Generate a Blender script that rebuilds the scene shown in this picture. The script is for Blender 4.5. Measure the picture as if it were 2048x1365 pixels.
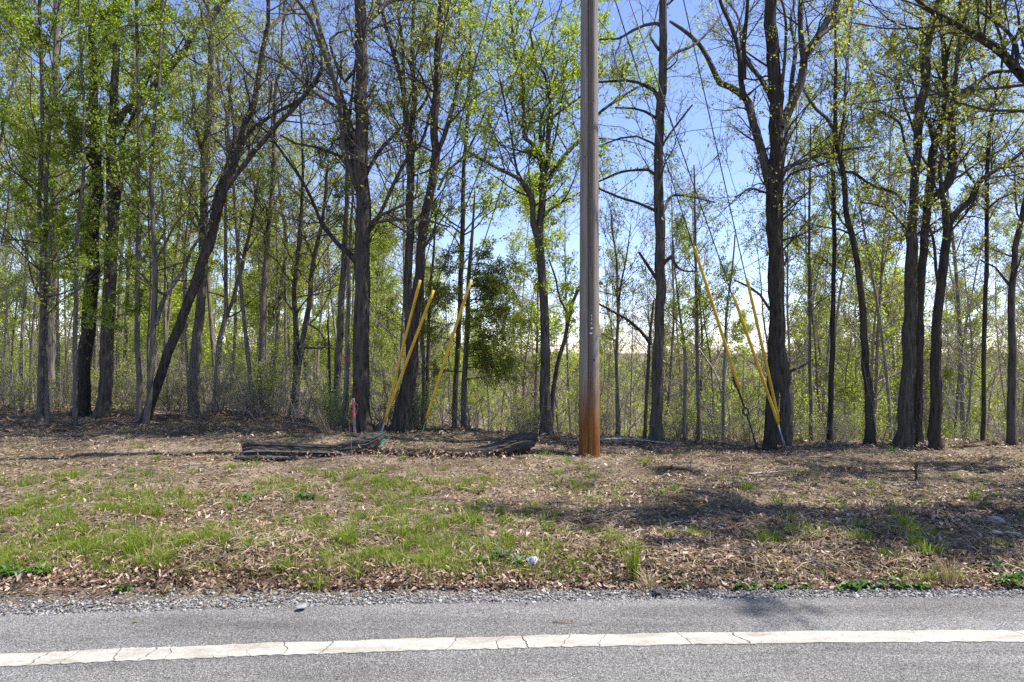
import bpy, math, random
import numpy as np
from mathutils import Vector

for _o in list(bpy.data.objects):
    bpy.data.objects.remove(_o)
SC = bpy.context.scene
COL = SC.collection
RNG = np.random.RandomState(11)
random.seed(7)

# ------------------------------------------------------------------ camera
CAM_Z, FPX, HOR = 1.45, 1365.33, 705.0
cd = bpy.data.cameras.new('camera')
cd.lens, cd.sensor_width, cd.clip_start, cd.clip_end = 24.0, 36.0, 0.05, 6000.0
cd.shift_y = (HOR - 682.5) / 2048.0
cam = bpy.data.objects.new('camera', cd)
cam.location = (0, 0, CAM_Z)
cam.rotation_euler = (math.pi / 2, 0, 0)
COL.objects.link(cam)
SC.camera = cam

# ------------------------------------------------------------------ light
SUN_EL, SUN_AZ = 59.0, 81.0           # azimuth measured from +Y (view direction) towards +X
world = bpy.data.worlds.new('World')
SC.world = world
world.use_nodes = True
wn = world.node_tree
bg = wn.nodes['Background']
sky = wn.nodes.new('ShaderNodeTexSky')
sky.sky_type = 'NISHITA'
sky.sun_disc = False
sky.sun_elevation = math.radians(SUN_EL)
sky.sun_rotation = math.radians(SUN_AZ)
sky.altitude = 200
sky.air_density = 0.8
sky.dust_density = 0.0
sky.ozone_density = 3.0
_t = wn.nodes.new('ShaderNodeMix'); _t.data_type = 'RGBA'; _t.blend_type = 'MULTIPLY'
_t.inputs[0].default_value = 1.0
_t.inputs[7].default_value = (1.13, 1.0, 1.06, 1)
wn.links.new(sky.outputs[0], _t.inputs[6])
wn.links.new(_t.outputs[2], bg.inputs[0])
bg.inputs[1].default_value = 0.13
sl = bpy.data.lights.new('sun', 'SUN')
sl.energy, sl.angle, sl.color = 5.0, math.radians(0.53), (1.0, 0.95, 0.88)
sun = bpy.data.objects.new('sun', sl)
_e, _a = math.radians(SUN_EL), math.radians(SUN_AZ)
SUN = Vector((math.cos(_e) * math.sin(_a), math.cos(_e) * math.cos(_a), math.sin(_e)))
sun.rotation_euler = (-SUN).to_track_quat('-Z', 'Y').to_euler()
sun.location = (10, 4, 20)
COL.objects.link(sun)
SC.view_settings.view_transform = 'Standard'
SC.view_settings.look = 'None'
SC.view_settings.exposure = 1.02
SC.view_settings.gamma = 1.0
SC.view_settings.use_curve_mapping = False
SC.cycles.max_bounces = 6
SC.cycles.diffuse_bounces = 3
SC.cycles.glossy_bounces = 2
SC.cycles.transmission_bounces = 4
SC.cycles.use_denoising = False

# ------------------------------------------------------------------ helpers
def W(px, py, Y):
    return np.array([(px - 1024.0) / FPX * Y, Y, CAM_Z - (py - HOR) / FPX * Y])

def mk_mesh(name, V, FL, smooth=False):
    V = np.asarray(V, dtype=np.float32)
    if not isinstance(FL, (list, tuple)):
        FL = [FL]
    FL = [np.asarray(f, dtype=np.int32) for f in FL if len(f)]
    me = bpy.data.meshes.new(name)
    me.vertices.add(len(V))
    me.vertices.foreach_set('co', V.ravel())
    nl = sum(f.size for f in FL)
    npoly = sum(len(f) for f in FL)
    me.loops.add(nl)
    me.polygons.add(npoly)
    me.loops.foreach_set('vertex_index', np.concatenate([f.ravel() for f in FL]))
    st, off = [], 0
    for f in FL:
        st.append(off + np.arange(len(f)) * f.shape[1])
        off += f.size
    me.polygons.foreach_set('loop_start', np.concatenate(st).astype(np.int32))
    me.polygons.foreach_set('use_smooth', np.full(npoly, smooth, dtype=bool))
    me.update(calc_edges=True)
    return me

def link(name, data, mat=None, parent=None, loc=None):
    o = bpy.data.objects.new(name, data)
    COL.objects.link(o)
    if mat is not None and data is not None and not data.materials:
        data.materials.append(mat)
    if parent is not None:
        o.parent = parent
    if loc is not None:
        o.location = loc
    return o

def tag(o, label=None, cat=None, group=None, kind=None):
    if label: o['label'] = label
    if cat: o['category'] = cat
    if group: o['group'] = group
    if kind: o['kind'] = kind
    return o

class Geo:
    """collects vertex and face arrays for one mesh"""
    def __init__(s):
        s.V, s.F, s.n = [], {}, 0
    def add(s, V, *FS):
        V = np.asarray(V, float).reshape(-1, 3)
        for F in FS:
            F = np.asarray(F, int)
            s.F.setdefault(F.shape[1], []).append(F + s.n)
        s.V.append(V)
        s.n += len(V)
    def mesh(s, name, smooth=False, origin=(0, 0, 0)):
        V = np.concatenate(s.V) - np.asarray(origin, float)
        return mk_mesh(name, V, [np.concatenate(f) for f in s.F.values()], smooth)

def nrm(v):
    return v / (np.linalg.norm(v, axis=-1, keepdims=True) + 1e-9)

def tubes(P, R, sides, rough=None):
    """P (m,k,3) polylines, R (m,k) radii -> vertices, quads"""
    m, k, _ = P.shape
    T = np.empty_like(P)
    T[:, 1:-1] = P[:, 2:] - P[:, :-2]
    T[:, 0] = P[:, 1] - P[:, 0]
    T[:, -1] = P[:, -1] - P[:, -2]
    T = nrm(T)
    main = nrm(P[:, -1] - P[:, 0])
    ref = np.where(np.abs(main[:, 2:3]) < 0.8, np.array([[0, 0, 1.0]]), np.array([[1.0, 0, 0]]))
    N = nrm(np.cross(T, ref[:, None, :]))
    B = np.cross(T, N)
    a = np.linspace(0, 2 * math.pi, sides, endpoint=False)
    rr = R[:, :, None] * np.ones(sides)
    if rough is not None:
        rr = rr * rough
    V = P[:, :, None, :] + rr[..., None] * (np.cos(a)[None, None, :, None] * N[:, :, None, :] + np.sin(a)[None, None, :, None] * B[:, :, None, :])
    i = np.arange(m * k * sides).reshape(m, k, sides)
    i2 = np.roll(i, -1, axis=2)
    Q = np.stack([i[:, :-1], i2[:, :-1], i2[:, 1:], i[:, 1:]], axis=-1).reshape(-1, 4)
    return V.reshape(-1, 3), Q

def cr_path(P, R, step):
    """Catmull-Rom through the traced points"""
    P, R = np.asarray(P, float), np.asarray(R, float)
    if len(P) == 2:
        n = max(2, int(np.linalg.norm(P[1] - P[0]) / step) + 1)
        t = np.linspace(0, 1, n)[:, None]
        return P[0] + (P[1] - P[0]) * t, R[0] + (R[1] - R[0]) * t[:, 0]
    E = np.vstack([2 * P[0] - P[1], P, 2 * P[-1] - P[-2]])
    out, rad = [], []
    for i in range(len(P) - 1):
        p0, p1, p2, p3 = E[i:i + 4]
        n = max(1, int(round(np.linalg.norm(p2 - p1) / step)))
        for t in np.arange(n) / n:
            out.append(0.5 * (2 * p1 + (p2 - p0) * t + (2 * p0 - 5 * p1 + 4 * p2 - p3) * t * t + (3 * p1 - p0 - 3 * p2 + p3) * t ** 3))
            rad.append(R[i] * (1 - t) + R[i + 1] * t)
    out.append(P[-1]); rad.append(R[-1])
    return np.array(out), np.array(rad)

def rand_unit(n, rng):
    return nrm(rng.normal(size=(n, 3)))

def grow(S, D, L, r0, r1, k, wig, up, rng):
    m = len(S)
    P = np.empty((m, k, 3)); P[:, 0] = S
    d = nrm(D)
    for i in range(1, k):
        d = nrm(d + wig * rng.normal(size=(m, 3)) + np.array([0, 0, up]))
        P[:, i] = P[:, i - 1] + d * (L / (k - 1))[:, None]
    R = r0[:, None] + (r1 - r0)[:, None] * np.linspace(0, 1, k)[None, :]
    return P, R

def children(P, R, n, t0, t1, ang, lenf, rng, k, wig, up, rmin=0.002, rtip=0.0014, shrink=0.55):
    """n children on every parent polyline"""
    m, kk, _ = P.shape
    par = np.repeat(np.arange(m), n)
    t = rng.uniform(t0, t1, size=m * n)
    f = t * (kk - 1)
    i = np.minimum(f.astype(int), kk - 2)
    w = (f - i)[:, None]
    S = P[par, i] * (1 - w) + P[par, i + 1] * w
    T = nrm(P[par, i + 1] - P[par, i])
    Rp = R[par, i] * (1 - w[:, 0]) + R[par, i + 1] * w[:, 0]
    X = nrm(np.cross(T, rand_unit(m * n, rng)))
    a = np.radians(rng.uniform(ang[0], ang[1], size=m * n))[:, None]
    D = T * np.cos(a) + X * np.sin(a)
    Lp = np.linalg.norm(P[:, -1] - P[:, 0], axis=1)[par]
    L = Lp * rng.uniform(lenf[0], lenf[1], size=m * n) * (1.15 - 0.6 * t)
    r0 = np.maximum(Rp * shrink, rmin)
    return grow(S, D, L, r0, np.full(m * n, rtip), k, wig, up, rng)

def leaf_quads(C, size, rng, bias=(0, 0, -0.25), nb=(0, 0, 0.5), wide=0.32, fold=0.12):
    n = len(C)
    a = nrm(rng.normal(size=(n, 3)) + np.array(bias))
    nn = nrm(rng.normal(size=(n, 3)) + np.array(nb))
    s = nrm(np.cross(a, nn))
    nn = np.cross(s, a)
    L = size[:, None]
    mid = C + a * L * 0.45
    V = np.stack([C, mid + s * L * wide + nn * L * fold, C + a * L, mid - s * L * wide + nn * L * fold], axis=1).reshape(-1, 3)
    b = np.arange(n)[:, None] * 4
    F = np.concatenate([b + np.array([[0, 2, 1]]), b + np.array([[0, 3, 2]])])
    return V, F

def on_tubes(P, n, rng, t0=0.2, t1=1.0, jit=0.02):
    m, kk, _ = P.shape
    par = rng.randint(0, m, size=n)
    f = rng.uniform(t0, t1, size=n) * (kk - 1)
    i = np.minimum(f.astype(int), kk - 2)
    w = (f - i)[:, None]
    return P[par, i] * (1 - w) + P[par, i + 1] * w + rng.normal(scale=jit, size=(n, 3))

# ------------------------------------------------------------------ terrain
_ex = np.array([-2.83, -1.43, -0.07, 1.41, 3.04]); _ey = np.array([3.77, 3.873, 3.98, 4.043, 4.056])
_EC = np.polyfit(_ex, _ey, 2)
def edge_y(x):
    x = np.asarray(x, float)
    xc = np.clip(x, -9, 7)
    return np.polyval(_EC, xc) + (x - xc) * np.polyval(np.polyder(_EC), xc)

def sstep(a, b, v):
    t = np.clip((v - a) / (b - a), 0, 1)
    return t * t * (3 - 2 * t)

def bump(x, y):
    return (np.sin(2.1 * x + 1.3 * y + .5) + np.sin(-1.7 * x + 3.1 * y + 2.) + np.sin(4.3 * x + 2.2 * y + 4.) * .6 + np.sin(-5.1 * x + 6.3 * y) * .5
            + np.sin(9.1 * x - 3.7 * y + 1.) * .35 + np.sin(7.7 * x + 11.3 * y + 1.) * .3)

def gz(x, y):
    x, y = np.asarray(x, float), np.asarray(y, float)
    s = y - edge_y(x)
    px = x / 11.5 * FPX + 1024
    zc = np.interp(px, [-800, 0, 600, 1000, 1500, 2600], [0.27, 0.23, 0.22, 0.05, -0.12, -0.14])
    yc = 11.6 + 2.6 * sstep(-3.0, -7.0, x)
    u = np.clip(s / (yc - edge_y(x)), 0, 1)
    z = zc * sstep(0, 1, u) * 0.6 + zc * u * 0.4 + 0.05 * sstep(0.15, 0.6, s) * (1 - sstep(0.6, 3.0, s))
    z = z + bump(x, y) * 0.017 * sstep(0.25, 1.0, s)
    d = np.maximum(y - yc, 0)
    slope = 0.10 + 0.17 * sstep(-8, 2, x)
    dep = 7.0 + 3.0 * sstep(-20, 10, x)
    z = z - dep * (1 - np.exp(-slope * d * d / (d + 1.5) / dep)) + 0.06 * bump(x * .4, y * .4) * sstep(0, 4, d)
    z = z + sstep(70, 260, y) * 5.0
    z = np.where(s < 0.12, np.interp(s, [-.3, -.15, 0.0, .12], [-.03, -.03, -.004, 0.004]), z)
    return z

def gz1(x, y):
    return float(gz(x, y))

# ------------------------------------------------------------------ materials
def new_mat(name):
    m = bpy.data.materials.new(name)
    m.use_nodes = True
    nt = m.node_tree
    return m, nt, nt.nodes['Principled BSDF']

def N(nt, typ, **kw):
    n = nt.nodes.new(typ)
    for k, v in kw.items():
        if k in n.inputs.keys():
            n.inputs[k].default_value = v
        else:
            setattr(n, k, v)
    return n

def ramp(nt, stops, fac=None):
    r = nt.nodes.new('ShaderNodeValToRGB')
    e = r.color_ramp.elements
    while len(e) < len(stops):
        e.new(0.5)
    for el, (p, c) in zip(e, stops):
        el.position = p
        el.color = (*c, 1)
    if fac is not None:
        nt.links.new(fac, r.inputs[0])
    return r

def coords(nt, out='Object', scale=(1, 1, 1)):
    tc = nt.nodes.new('ShaderNodeTexCoord')
    mp = nt.nodes.new('ShaderNodeMapping')
    mp.inputs['Scale'].default_value = scale
    nt.links.new(tc.outputs[out], mp.inputs[0])
    return mp.outputs[0]

def mixc(nt, fac, a, b, mode='MIX'):
    m = nt.nodes.new('ShaderNodeMix')
    m.data_type = 'RGBA'
    m.blend_type = mode
    for s, v in ((m.inputs[0], fac), (m.inputs[6], a), (m.inputs[7], b)):
        if hasattr(v, 'is_output'):
            nt.links.new(v, s)
        else:
            s.default_value = v if isinstance(v, (int, float)) else (*v, 1)
    return m.outputs[2]

def bump_node(nt, h, bsdf, strength=0.5, dist=0.01):
    b = nt.nodes.new('ShaderNodeBump')
    b.inputs['Strength'].default_value = strength
    b.inputs['Distance'].default_value = dist
    nt.links.new(h, b.inputs['Height'])
    nt.links.new(b.outputs[0], bsdf.inputs['Normal'])

def mat_plain(name, col, rough=0.7, metal=0.0, var=0.0, vscale=20):
    m, nt, b = new_mat(name)
    b.inputs['Roughness'].default_value = rough
    b.inputs['Metallic'].default_value = metal
    if var:
        n = N(nt, 'ShaderNodeTexNoise', Scale=vscale, Detail=5.0)
        nt.links.new(coords(nt), n.inputs['Vector'])
        lo, hi = [c * (1 - var) for c in col], [min(1, c * (1 + var)) for c in col]
        nt.links.new(ramp(nt, [(0.3, lo), (0.7, hi)], n.outputs[0]).outputs[0], b.inputs['Base Color'])
        bump_node(nt, n.outputs[0], b, 0.3, 0.004)
    else:
        b.inputs['Base Color'].default_value = (*col, 1)
    return m

def mat_bark(name, dark, light, lichen=(0.2, 0.22, 0.17), lich=0.62, vs=2.2):
    m, nt, b = new_mat(name)
    b.inputs['Roughness'].default_value = 0.95
    b.inputs['Specular IOR Level'].default_value = 0.15
    c = coords(nt, scale=(16, 16, vs))
    n1 = N(nt, 'ShaderNodeTexNoise', Scale=1.6, Detail=8.0, Roughness=0.65)
    nt.links.new(c, n1.inputs['Vector'])
    vo = N(nt, 'ShaderNodeTexVoronoi', Scale=1.7)
    nt.links.new(c, vo.inputs['Vector'])
    c2 = coords(nt, scale=(2.5, 2.5, 1.6))
    n2 = N(nt, 'ShaderNodeTexNoise', Scale=2.2, Detail=7.0, Roughness=0.7)
    nt.links.new(c2, n2.inputs['Vector'])
    mul = N(nt, 'ShaderNodeMath', operation='MULTIPLY_ADD')
    nt.links.new(vo.outputs['Distance'], mul.inputs[0]); mul.inputs[1].default_value = 0.45
    nt.links.new(n1.outputs[0], mul.inputs[2])
    cr = ramp(nt, [(0.42, dark), (0.62, [(a + d) / 2 for a, d in zip(dark, light)]), (0.9, light)], mul.outputs[0])
    lf = ramp(nt, [(lich, (0, 0, 0)), (lich + 0.08, (1, 1, 1))], n2.outputs[0])
    lm = N(nt, 'ShaderNodeMath', operation='MULTIPLY'); nt.links.new(lf.outputs[0], lm.inputs[0]); lm.inputs[1].default_value = 0.6
    col = mixc(nt, lm.outputs[0], cr.outputs[0], lichen)
    oi = nt.nodes.new('ShaderNodeObjectInfo')
    rr = ramp(nt, [(0, (0.65, 0.62, 0.6)), (1, (1.6, 1.58, 1.55))], oi.outputs['Random'])
    nt.links.new(mixc(nt, 1.0, col, rr.outputs[0], 'MULTIPLY'), b.inputs['Base Color'])
    bump_node(nt, mul.outputs[0], b, 1.0, 0.03)
    return m

def mat_leaf(name, c1, c2, c3, trans=0.5, gloss=0.25, tboost=1.6):
    m, nt, b = new_mat(name)
    g = nt.nodes.new('ShaderNodeNewGeometry')
    oi = nt.nodes.new('ShaderNodeObjectInfo')
    ad = N(nt, 'ShaderNodeMath', operation='MULTIPLY_ADD')
    nt.links.new(oi.outputs['Random'], ad.inputs[0]); ad.inputs[1].default_value = 0.35
    sc = N(nt, 'ShaderNodeMath', operation='MULTIPLY'); sc.inputs[1].default_value = 0.65
    nt.links.new(g.outputs['Random Per Island'], sc.inputs[0])
    nt.links.new(sc.outputs[0], ad.inputs[2])
    r = ramp(nt, [(0.0, c1), (0.5, c2), (1.0, c3)], ad.outputs[0])
    nt.links.new(r.outputs[0], b.inputs['Base Color'])
    b.inputs['Roughness'].default_value = 0.45
    b.inputs['Specular IOR Level'].default_value = gloss
    t = nt.nodes.new('ShaderNodeBsdfTranslucent')
    tc = mixc(nt, 1.0, r.outputs[0], (tboost * 1.05, tboost * 1.1, tboost * 0.7), 'MULTIPLY')
    nt.links.new(tc, t.inputs[0])
    ms = nt.nodes.new('ShaderNodeMixShader')
    ms.inputs[0].default_value = trans
    nt.links.new(b.outputs[0], ms.inputs[1]); nt.links.new(t.outputs[0], ms.inputs[2])
    nt.links.new(ms.outputs[0], nt.nodes['Material Output'].inputs[0])
    return m

M = {}
M['bark'] = mat_bark('dark_oak_bark', (0.014, 0.012, 0.010), (0.095, 0.085, 0.072), (0.15, 0.155, 0.125), 0.62)
M['bark_grey'] = mat_bark('grey_smooth_bark', (0.035, 0.031, 0.027), (0.15, 0.135, 0.115), (0.2, 0.2, 0.17), 0.58)
M['bark_bg'] = mat_bark('young_tree_bark', (0.07, 0.06, 0.052), (0.25, 0.225, 0.195), (0.26, 0.26, 0.22), 0.6)  # base colour lightened to show sun falling on the slim trunks behind
M['twig'] = mat_plain('twig_bark', (0.055, 0.044, 0.038), 0.9)
M['twig_pale'] = mat_plain('pale_twig_bark', (0.23, 0.195, 0.17), 0.9)
M['leaf_green'] = mat_leaf('fresh_green_leaf', (0.095, 0.145, 0.012), (0.175, 0.23, 0.018), (0.27, 0.32, 0.04), 0.5, 0.5, 1.9)
M['leaf_lime'] = mat_leaf('lime_green_leaf', (0.16, 0.215, 0.022), (0.26, 0.32, 0.032), (0.39, 0.42, 0.07), 0.5, 0.3, 1.8)
M['leaf_olive'] = mat_leaf('young_oak_leaf', (0.14, 0.15, 0.03), (0.23, 0.24, 0.045), (0.35, 0.345, 0.09), 0.5, 0.25, 1.7)
M['leaf_bg'] = mat_leaf('spring_leaf', (0.18, 0.215, 0.03), (0.27, 0.31, 0.05), (0.39, 0.39, 0.11), 0.5, 0.2, 1.7)
M['cedar'] = mat_leaf('cedar_needles', (0.10, 0.125, 0.018), (0.16, 0.19, 0.028), (0.25, 0.265, 0.055), 0.5, 0.2, 1.5)
M['grass'] = mat_leaf('grass_blade', (0.07, 0.13, 0.012), (0.165, 0.24, 0.025), (0.33, 0.34, 0.075), 0.4, 0.2, 1.5)
M['straw'] = mat_leaf('dry_grass', (0.22, 0.165, 0.09), (0.42, 0.34, 0.21), (0.6, 0.51, 0.35), 0.25, 0.2, 1.0)
M['litter'] = mat_leaf('dead_leaf', (0.06, 0.031, 0.021), (0.32, 0.215, 0.152), (0.74, 0.63, 0.52), 0.15, 0.35, 1.0)
def vary(m, scale, lo, hi):
    nt = m.node_tree
    b = nt.nodes['Principled BSDF']
    src = b.inputs['Base Color'].links[0].from_socket
    n = N(nt, 'ShaderNodeTexNoise', Scale=scale, Detail=6.0, Roughness=0.65)
    nt.links.new(coords(nt), n.inputs['Vector'])
    k = ramp(nt, [(.36, lo), (.64, hi)], n.outputs[0])
    nt.links.new(mixc(nt, 1.0, src, k.outputs[0], 'MULTIPLY'), b.inputs['Base Color'])
vary(M['litter'], 2.2, (.42, .37, .35), (1.2, 1.16, 1.12))
vary(M['grass'], 3.0, (.75, .8, .8), (1.15, 1.05, 1.0))
M['weed'] = mat_leaf('weed_leaf', (0.03, 0.085, 0.012), (0.05, 0.12, 0.016), (0.08, 0.16, 0.02), 0.35, 0.5, 1.7)

def mat_ground():
    m, nt, b = new_mat('bare_soil_and_thatch')
    b.inputs['Roughness'].default_value = 1.0
    b.inputs['Specular IOR Level'].default_value = 0.05
    c = coords(nt)
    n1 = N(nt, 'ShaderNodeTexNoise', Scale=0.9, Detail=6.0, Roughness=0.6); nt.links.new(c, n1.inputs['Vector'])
    n2 = N(nt, 'ShaderNodeTexNoise', Scale=38.0, Detail=8.0, Roughness=0.75); nt.links.new(c, n2.inputs['Vector'])
    n3 = N(nt, 'ShaderNodeTexNoise', Scale=5.0, Detail=6.0, Roughness=0.65); nt.links.new(c, n3.inputs['Vector'])
    soil = ramp(nt, [(0.25, (0.05, 0.037, 0.026)), (0.5, (0.25, 0.2, 0.155)), (0.75, (0.47, 0.405, 0.33))], n2.outputs[0])
    green = ramp(nt, [(0.3, (0.03, 0.038, 0.012)), (0.7, (0.11, 0.12, 0.04))], n2.outputs[0])
    gm = ramp(nt, [(0.46, (0, 0, 0)), (0.62, (0.7, 0.7, 0.7))], n3.outputs[0])
    col = mixc(nt, gm.outputs[0], soil.outputs[0], green.outputs[0])
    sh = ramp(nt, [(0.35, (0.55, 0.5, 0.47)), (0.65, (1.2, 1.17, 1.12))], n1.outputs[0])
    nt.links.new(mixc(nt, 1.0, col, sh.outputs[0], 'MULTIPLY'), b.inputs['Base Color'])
    bump_node(nt, n2.outputs[0], b, 1.0, 0.04)
    return m
M['ground'] = mat_ground()

def mat_asphalt():
    m, nt, b = new_mat('worn_asphalt')
    b.inputs['Roughness'].default_value = 0.9
    b.inputs['Specular IOR Level'].default_value = 0.25
    c = coords(nt)
    v1 = N(nt, 'ShaderNodeTexVoronoi', Scale=165.0); nt.links.new(c, v1.inputs['Vector'])
    v2 = N(nt, 'ShaderNodeTexVoronoi', Scale=210.0); nt.links.new(c, v2.inputs['Vector'])
    n1 = N(nt, 'ShaderNodeTexNoise', Scale=1.3, Detail=5.0); nt.links.new(c, n1.inputs['Vector'])
    n2 = N(nt, 'ShaderNodeTexNoise', Scale=90.0, Detail=4.0); nt.links.new(c, n2.inputs['Vector'])
    sep = nt.nodes.new('ShaderNodeSeparateColor'); nt.links.new(v1.outputs['Color'], sep.inputs[0])
    base = ramp(nt, [(0.0, (0.09, 0.088, 0.086)), (0.18, (0.175, 0.17, 0.167)), (0.72, (0.228, 0.222, 0.217)), (1.0, (0.38, 0.37, 0.36))], sep.outputs[0])
    gap = ramp(nt, [(0.35, (1, 1, 1)), (0.75, (0.42, 0.41, 0.4))], v1.outputs['Distance'])
    col = mixc(nt, 1.0, base.outputs[0], gap.outputs[0], 'MULTIPLY')
    big = ramp(nt, [(0.3, (0.9, 0.9, 0.9)), (0.7, (1.12, 1.11, 1.1))], n1.outputs[0])
    n4 = N(nt, 'ShaderNodeTexNoise', Scale=1.0, Detail=6.0, Roughness=0.6); nt.links.new(coords(nt, scale=(.5, 3.2, 1)), n4.inputs['Vector'])
    wear = ramp(nt, [(0.34, (0.7, 0.69, 0.68)), (0.58, (1.08, 1.08, 1.08))], n4.outputs[0])
    col = mixc(nt, 1.0, col, wear.outputs[0], 'MULTIPLY')
    nt.links.new(mixc(nt, 1.0, col, big.outputs[0], 'MULTIPLY'), b.inputs['Base Color'])
    sub = N(nt, 'ShaderNodeMath', operation='SUBTRACT'); nt.links.new(n2.outputs[0], sub.inputs[0]); nt.links.new(v1.outputs['Distance'], sub.inputs[1])
    bump_node(nt, sub.outputs[0], b, 0.7, 0.006)
    return m
M['asphalt'] = mat_asphalt()

def mat_paint():
    m, nt, b = new_mat('thermoplastic_white')
    b.inputs['Roughness'].default_value = 0.6
    c = coords(nt)
    n1 = N(nt, 'ShaderNodeTexNoise', Scale=3.5, Detail=8.0, Roughness=0.65); nt.links.new(coords(nt, scale=(1, 3.5, 1)), n1.inputs['Vector'])
    n2 = N(nt, 'ShaderNodeTexNoise', Scale=60.0, Detail=6.0, Roughness=0.7); nt.links.new(c, n2.inputs['Vector'])
    w = ramp(nt, [(0.25, (0.26, 0.245, 0.21)), (0.6, (0.41, 0.392, 0.345))], n2.outputs[0])
    st = ramp(nt, [(0.46, (0, 0, 0)), (0.68, (0.85, 0.85, 0.85))], n1.outputs[0])
    n3 = N(nt, 'ShaderNodeTexNoise', Scale=26.0, Detail=7.0, Roughness=0.75); nt.links.new(c, n3.inputs['Vector'])
    pc = ramp(nt, [(0.62, (0, 0, 0)), (0.66, (1, 1, 1))], n3.outputs[0])
    pt = mixc(nt, st.outputs[0], w.outputs[0], (0.23, 0.2, 0.15))
    nt.links.new(mixc(nt, pc.outputs[0], pt, (0.15, 0.145, 0.14)), b.inputs['Base Color'])
    bump_node(nt, n2.outputs[0], b, 0.4, 0.003)
    return m
M['paint'] = mat_paint()

def mat_island(name, stops, rough=0.9):
    m, nt, b = new_mat(name)
    b.inputs['Roughness'].default_value = rough
    g = nt.nodes.new('ShaderNodeNewGeometry')
    r = ramp(nt, stops, g.outputs['Random Per Island'])
    n = N(nt, 'ShaderNodeTexNoise', Scale=60.0, Detail=5.0); nt.links.new(coords(nt), n.inputs['Vector'])
    k = ramp(nt, [(0.3, (0.8, 0.8, 0.8)), (0.7, (1.15, 1.15, 1.15))], n.outputs[0])
    nt.links.new(mixc(nt, 1.0, r.outputs[0], k.outputs[0], 'MULTIPLY'), b.inputs['Base Color'])
    return m
M['gravel'] = mat_island('limestone_chips', [(0, (0.06, 0.057, 0.054)), (0.35, (0.155, 0.15, 0.146)), (0.75, (0.25, 0.245, 0.24)), (1, (0.42, 0.41, 0.4))])

def mat_pole():
    m, nt, b = new_mat('weathered_pole_wood')
    b.inputs['Roughness'].default_value = 0.85
    b.inputs['Specular IOR Level'].default_value = 0.2
    tc = nt.nodes.new('ShaderNodeTexCoord')
    sep = nt.nodes.new('ShaderNodeSeparateXYZ'); nt.links.new(tc.outputs['Object'], sep.inputs[0])
    grain = N(nt, 'ShaderNodeTexNoise', Scale=1.0, Detail=8.0, Roughness=0.7); nt.links.new(coords(nt, scale=(55, 55, 1.3)), grain.inputs['Vector'])
    broad = N(nt, 'ShaderNodeTexNoise', Scale=1.0, Detail=5.0, Roughness=0.6); nt.links.new(coords(nt, scale=(10, 10, 0.8)), broad.inputs['Vector'])
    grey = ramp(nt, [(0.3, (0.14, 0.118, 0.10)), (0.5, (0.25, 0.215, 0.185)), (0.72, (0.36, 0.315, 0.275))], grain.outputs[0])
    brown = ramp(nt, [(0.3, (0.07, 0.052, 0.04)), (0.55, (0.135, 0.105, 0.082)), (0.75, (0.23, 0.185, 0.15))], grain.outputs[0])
    tan = ramp(nt, [(0.3, (0.07, 0.027, 0.008)), (0.52, (0.22, 0.09, 0.022)), (0.75, (0.42, 0.2, 0.055))], grain.outputs[0])
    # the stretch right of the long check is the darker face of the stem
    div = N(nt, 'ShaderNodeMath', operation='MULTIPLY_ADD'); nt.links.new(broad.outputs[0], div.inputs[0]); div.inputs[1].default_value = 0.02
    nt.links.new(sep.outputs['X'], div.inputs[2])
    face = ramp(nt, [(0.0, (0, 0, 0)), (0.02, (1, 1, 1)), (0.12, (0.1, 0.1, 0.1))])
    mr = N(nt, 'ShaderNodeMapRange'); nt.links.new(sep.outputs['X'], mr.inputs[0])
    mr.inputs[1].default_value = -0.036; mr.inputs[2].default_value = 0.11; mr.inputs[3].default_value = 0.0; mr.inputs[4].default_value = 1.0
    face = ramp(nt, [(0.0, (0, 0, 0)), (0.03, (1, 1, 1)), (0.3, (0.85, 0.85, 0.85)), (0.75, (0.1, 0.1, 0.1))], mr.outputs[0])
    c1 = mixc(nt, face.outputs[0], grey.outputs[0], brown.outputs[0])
    zz = N(nt, 'ShaderNodeMath', operation='MULTIPLY_ADD'); nt.links.new(grain.outputs[0], zz.inputs[0]); zz.inputs[1].default_value = 1.1
    nt.links.new(sep.outputs['Z'], zz.inputs[2])
    ck = N(nt, 'ShaderNodeTexNoise', Scale=1.0, Detail=3.0, Roughness=0.5); nt.links.new(coords(nt, scale=(34, 34, .45)), ck.inputs['Vector'])
    ckm = ramp(nt, [(0.485, (1, 1, 1)), (0.5, (.38, .36, .34)), (0.515, (1, 1, 1))], ck.outputs[0])
    lowf = ramp(nt, [(0.5, (1, 1, 1)), (0.92, (0, 0, 0))])
    zs = N(nt, 'ShaderNodeMath', operation='MULTIPLY'); nt.links.new(zz.outputs[0], zs.inputs[0]); zs.inputs[1].default_value = 0.5
    nt.links.new(zs.outputs[0], lowf.inputs[0])
    c2 = mixc(nt, lowf.outputs[0], c1, tan.outputs[0])
    nt.links.new(mixc(nt, .8, c2, ckm.outputs[0], 'MULTIPLY'), b.inputs['Base Color'])
    bump_node(nt, grain.outputs[0], b, 0.7, 0.008)
    return m
M['pole'] = mat_pole()

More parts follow.
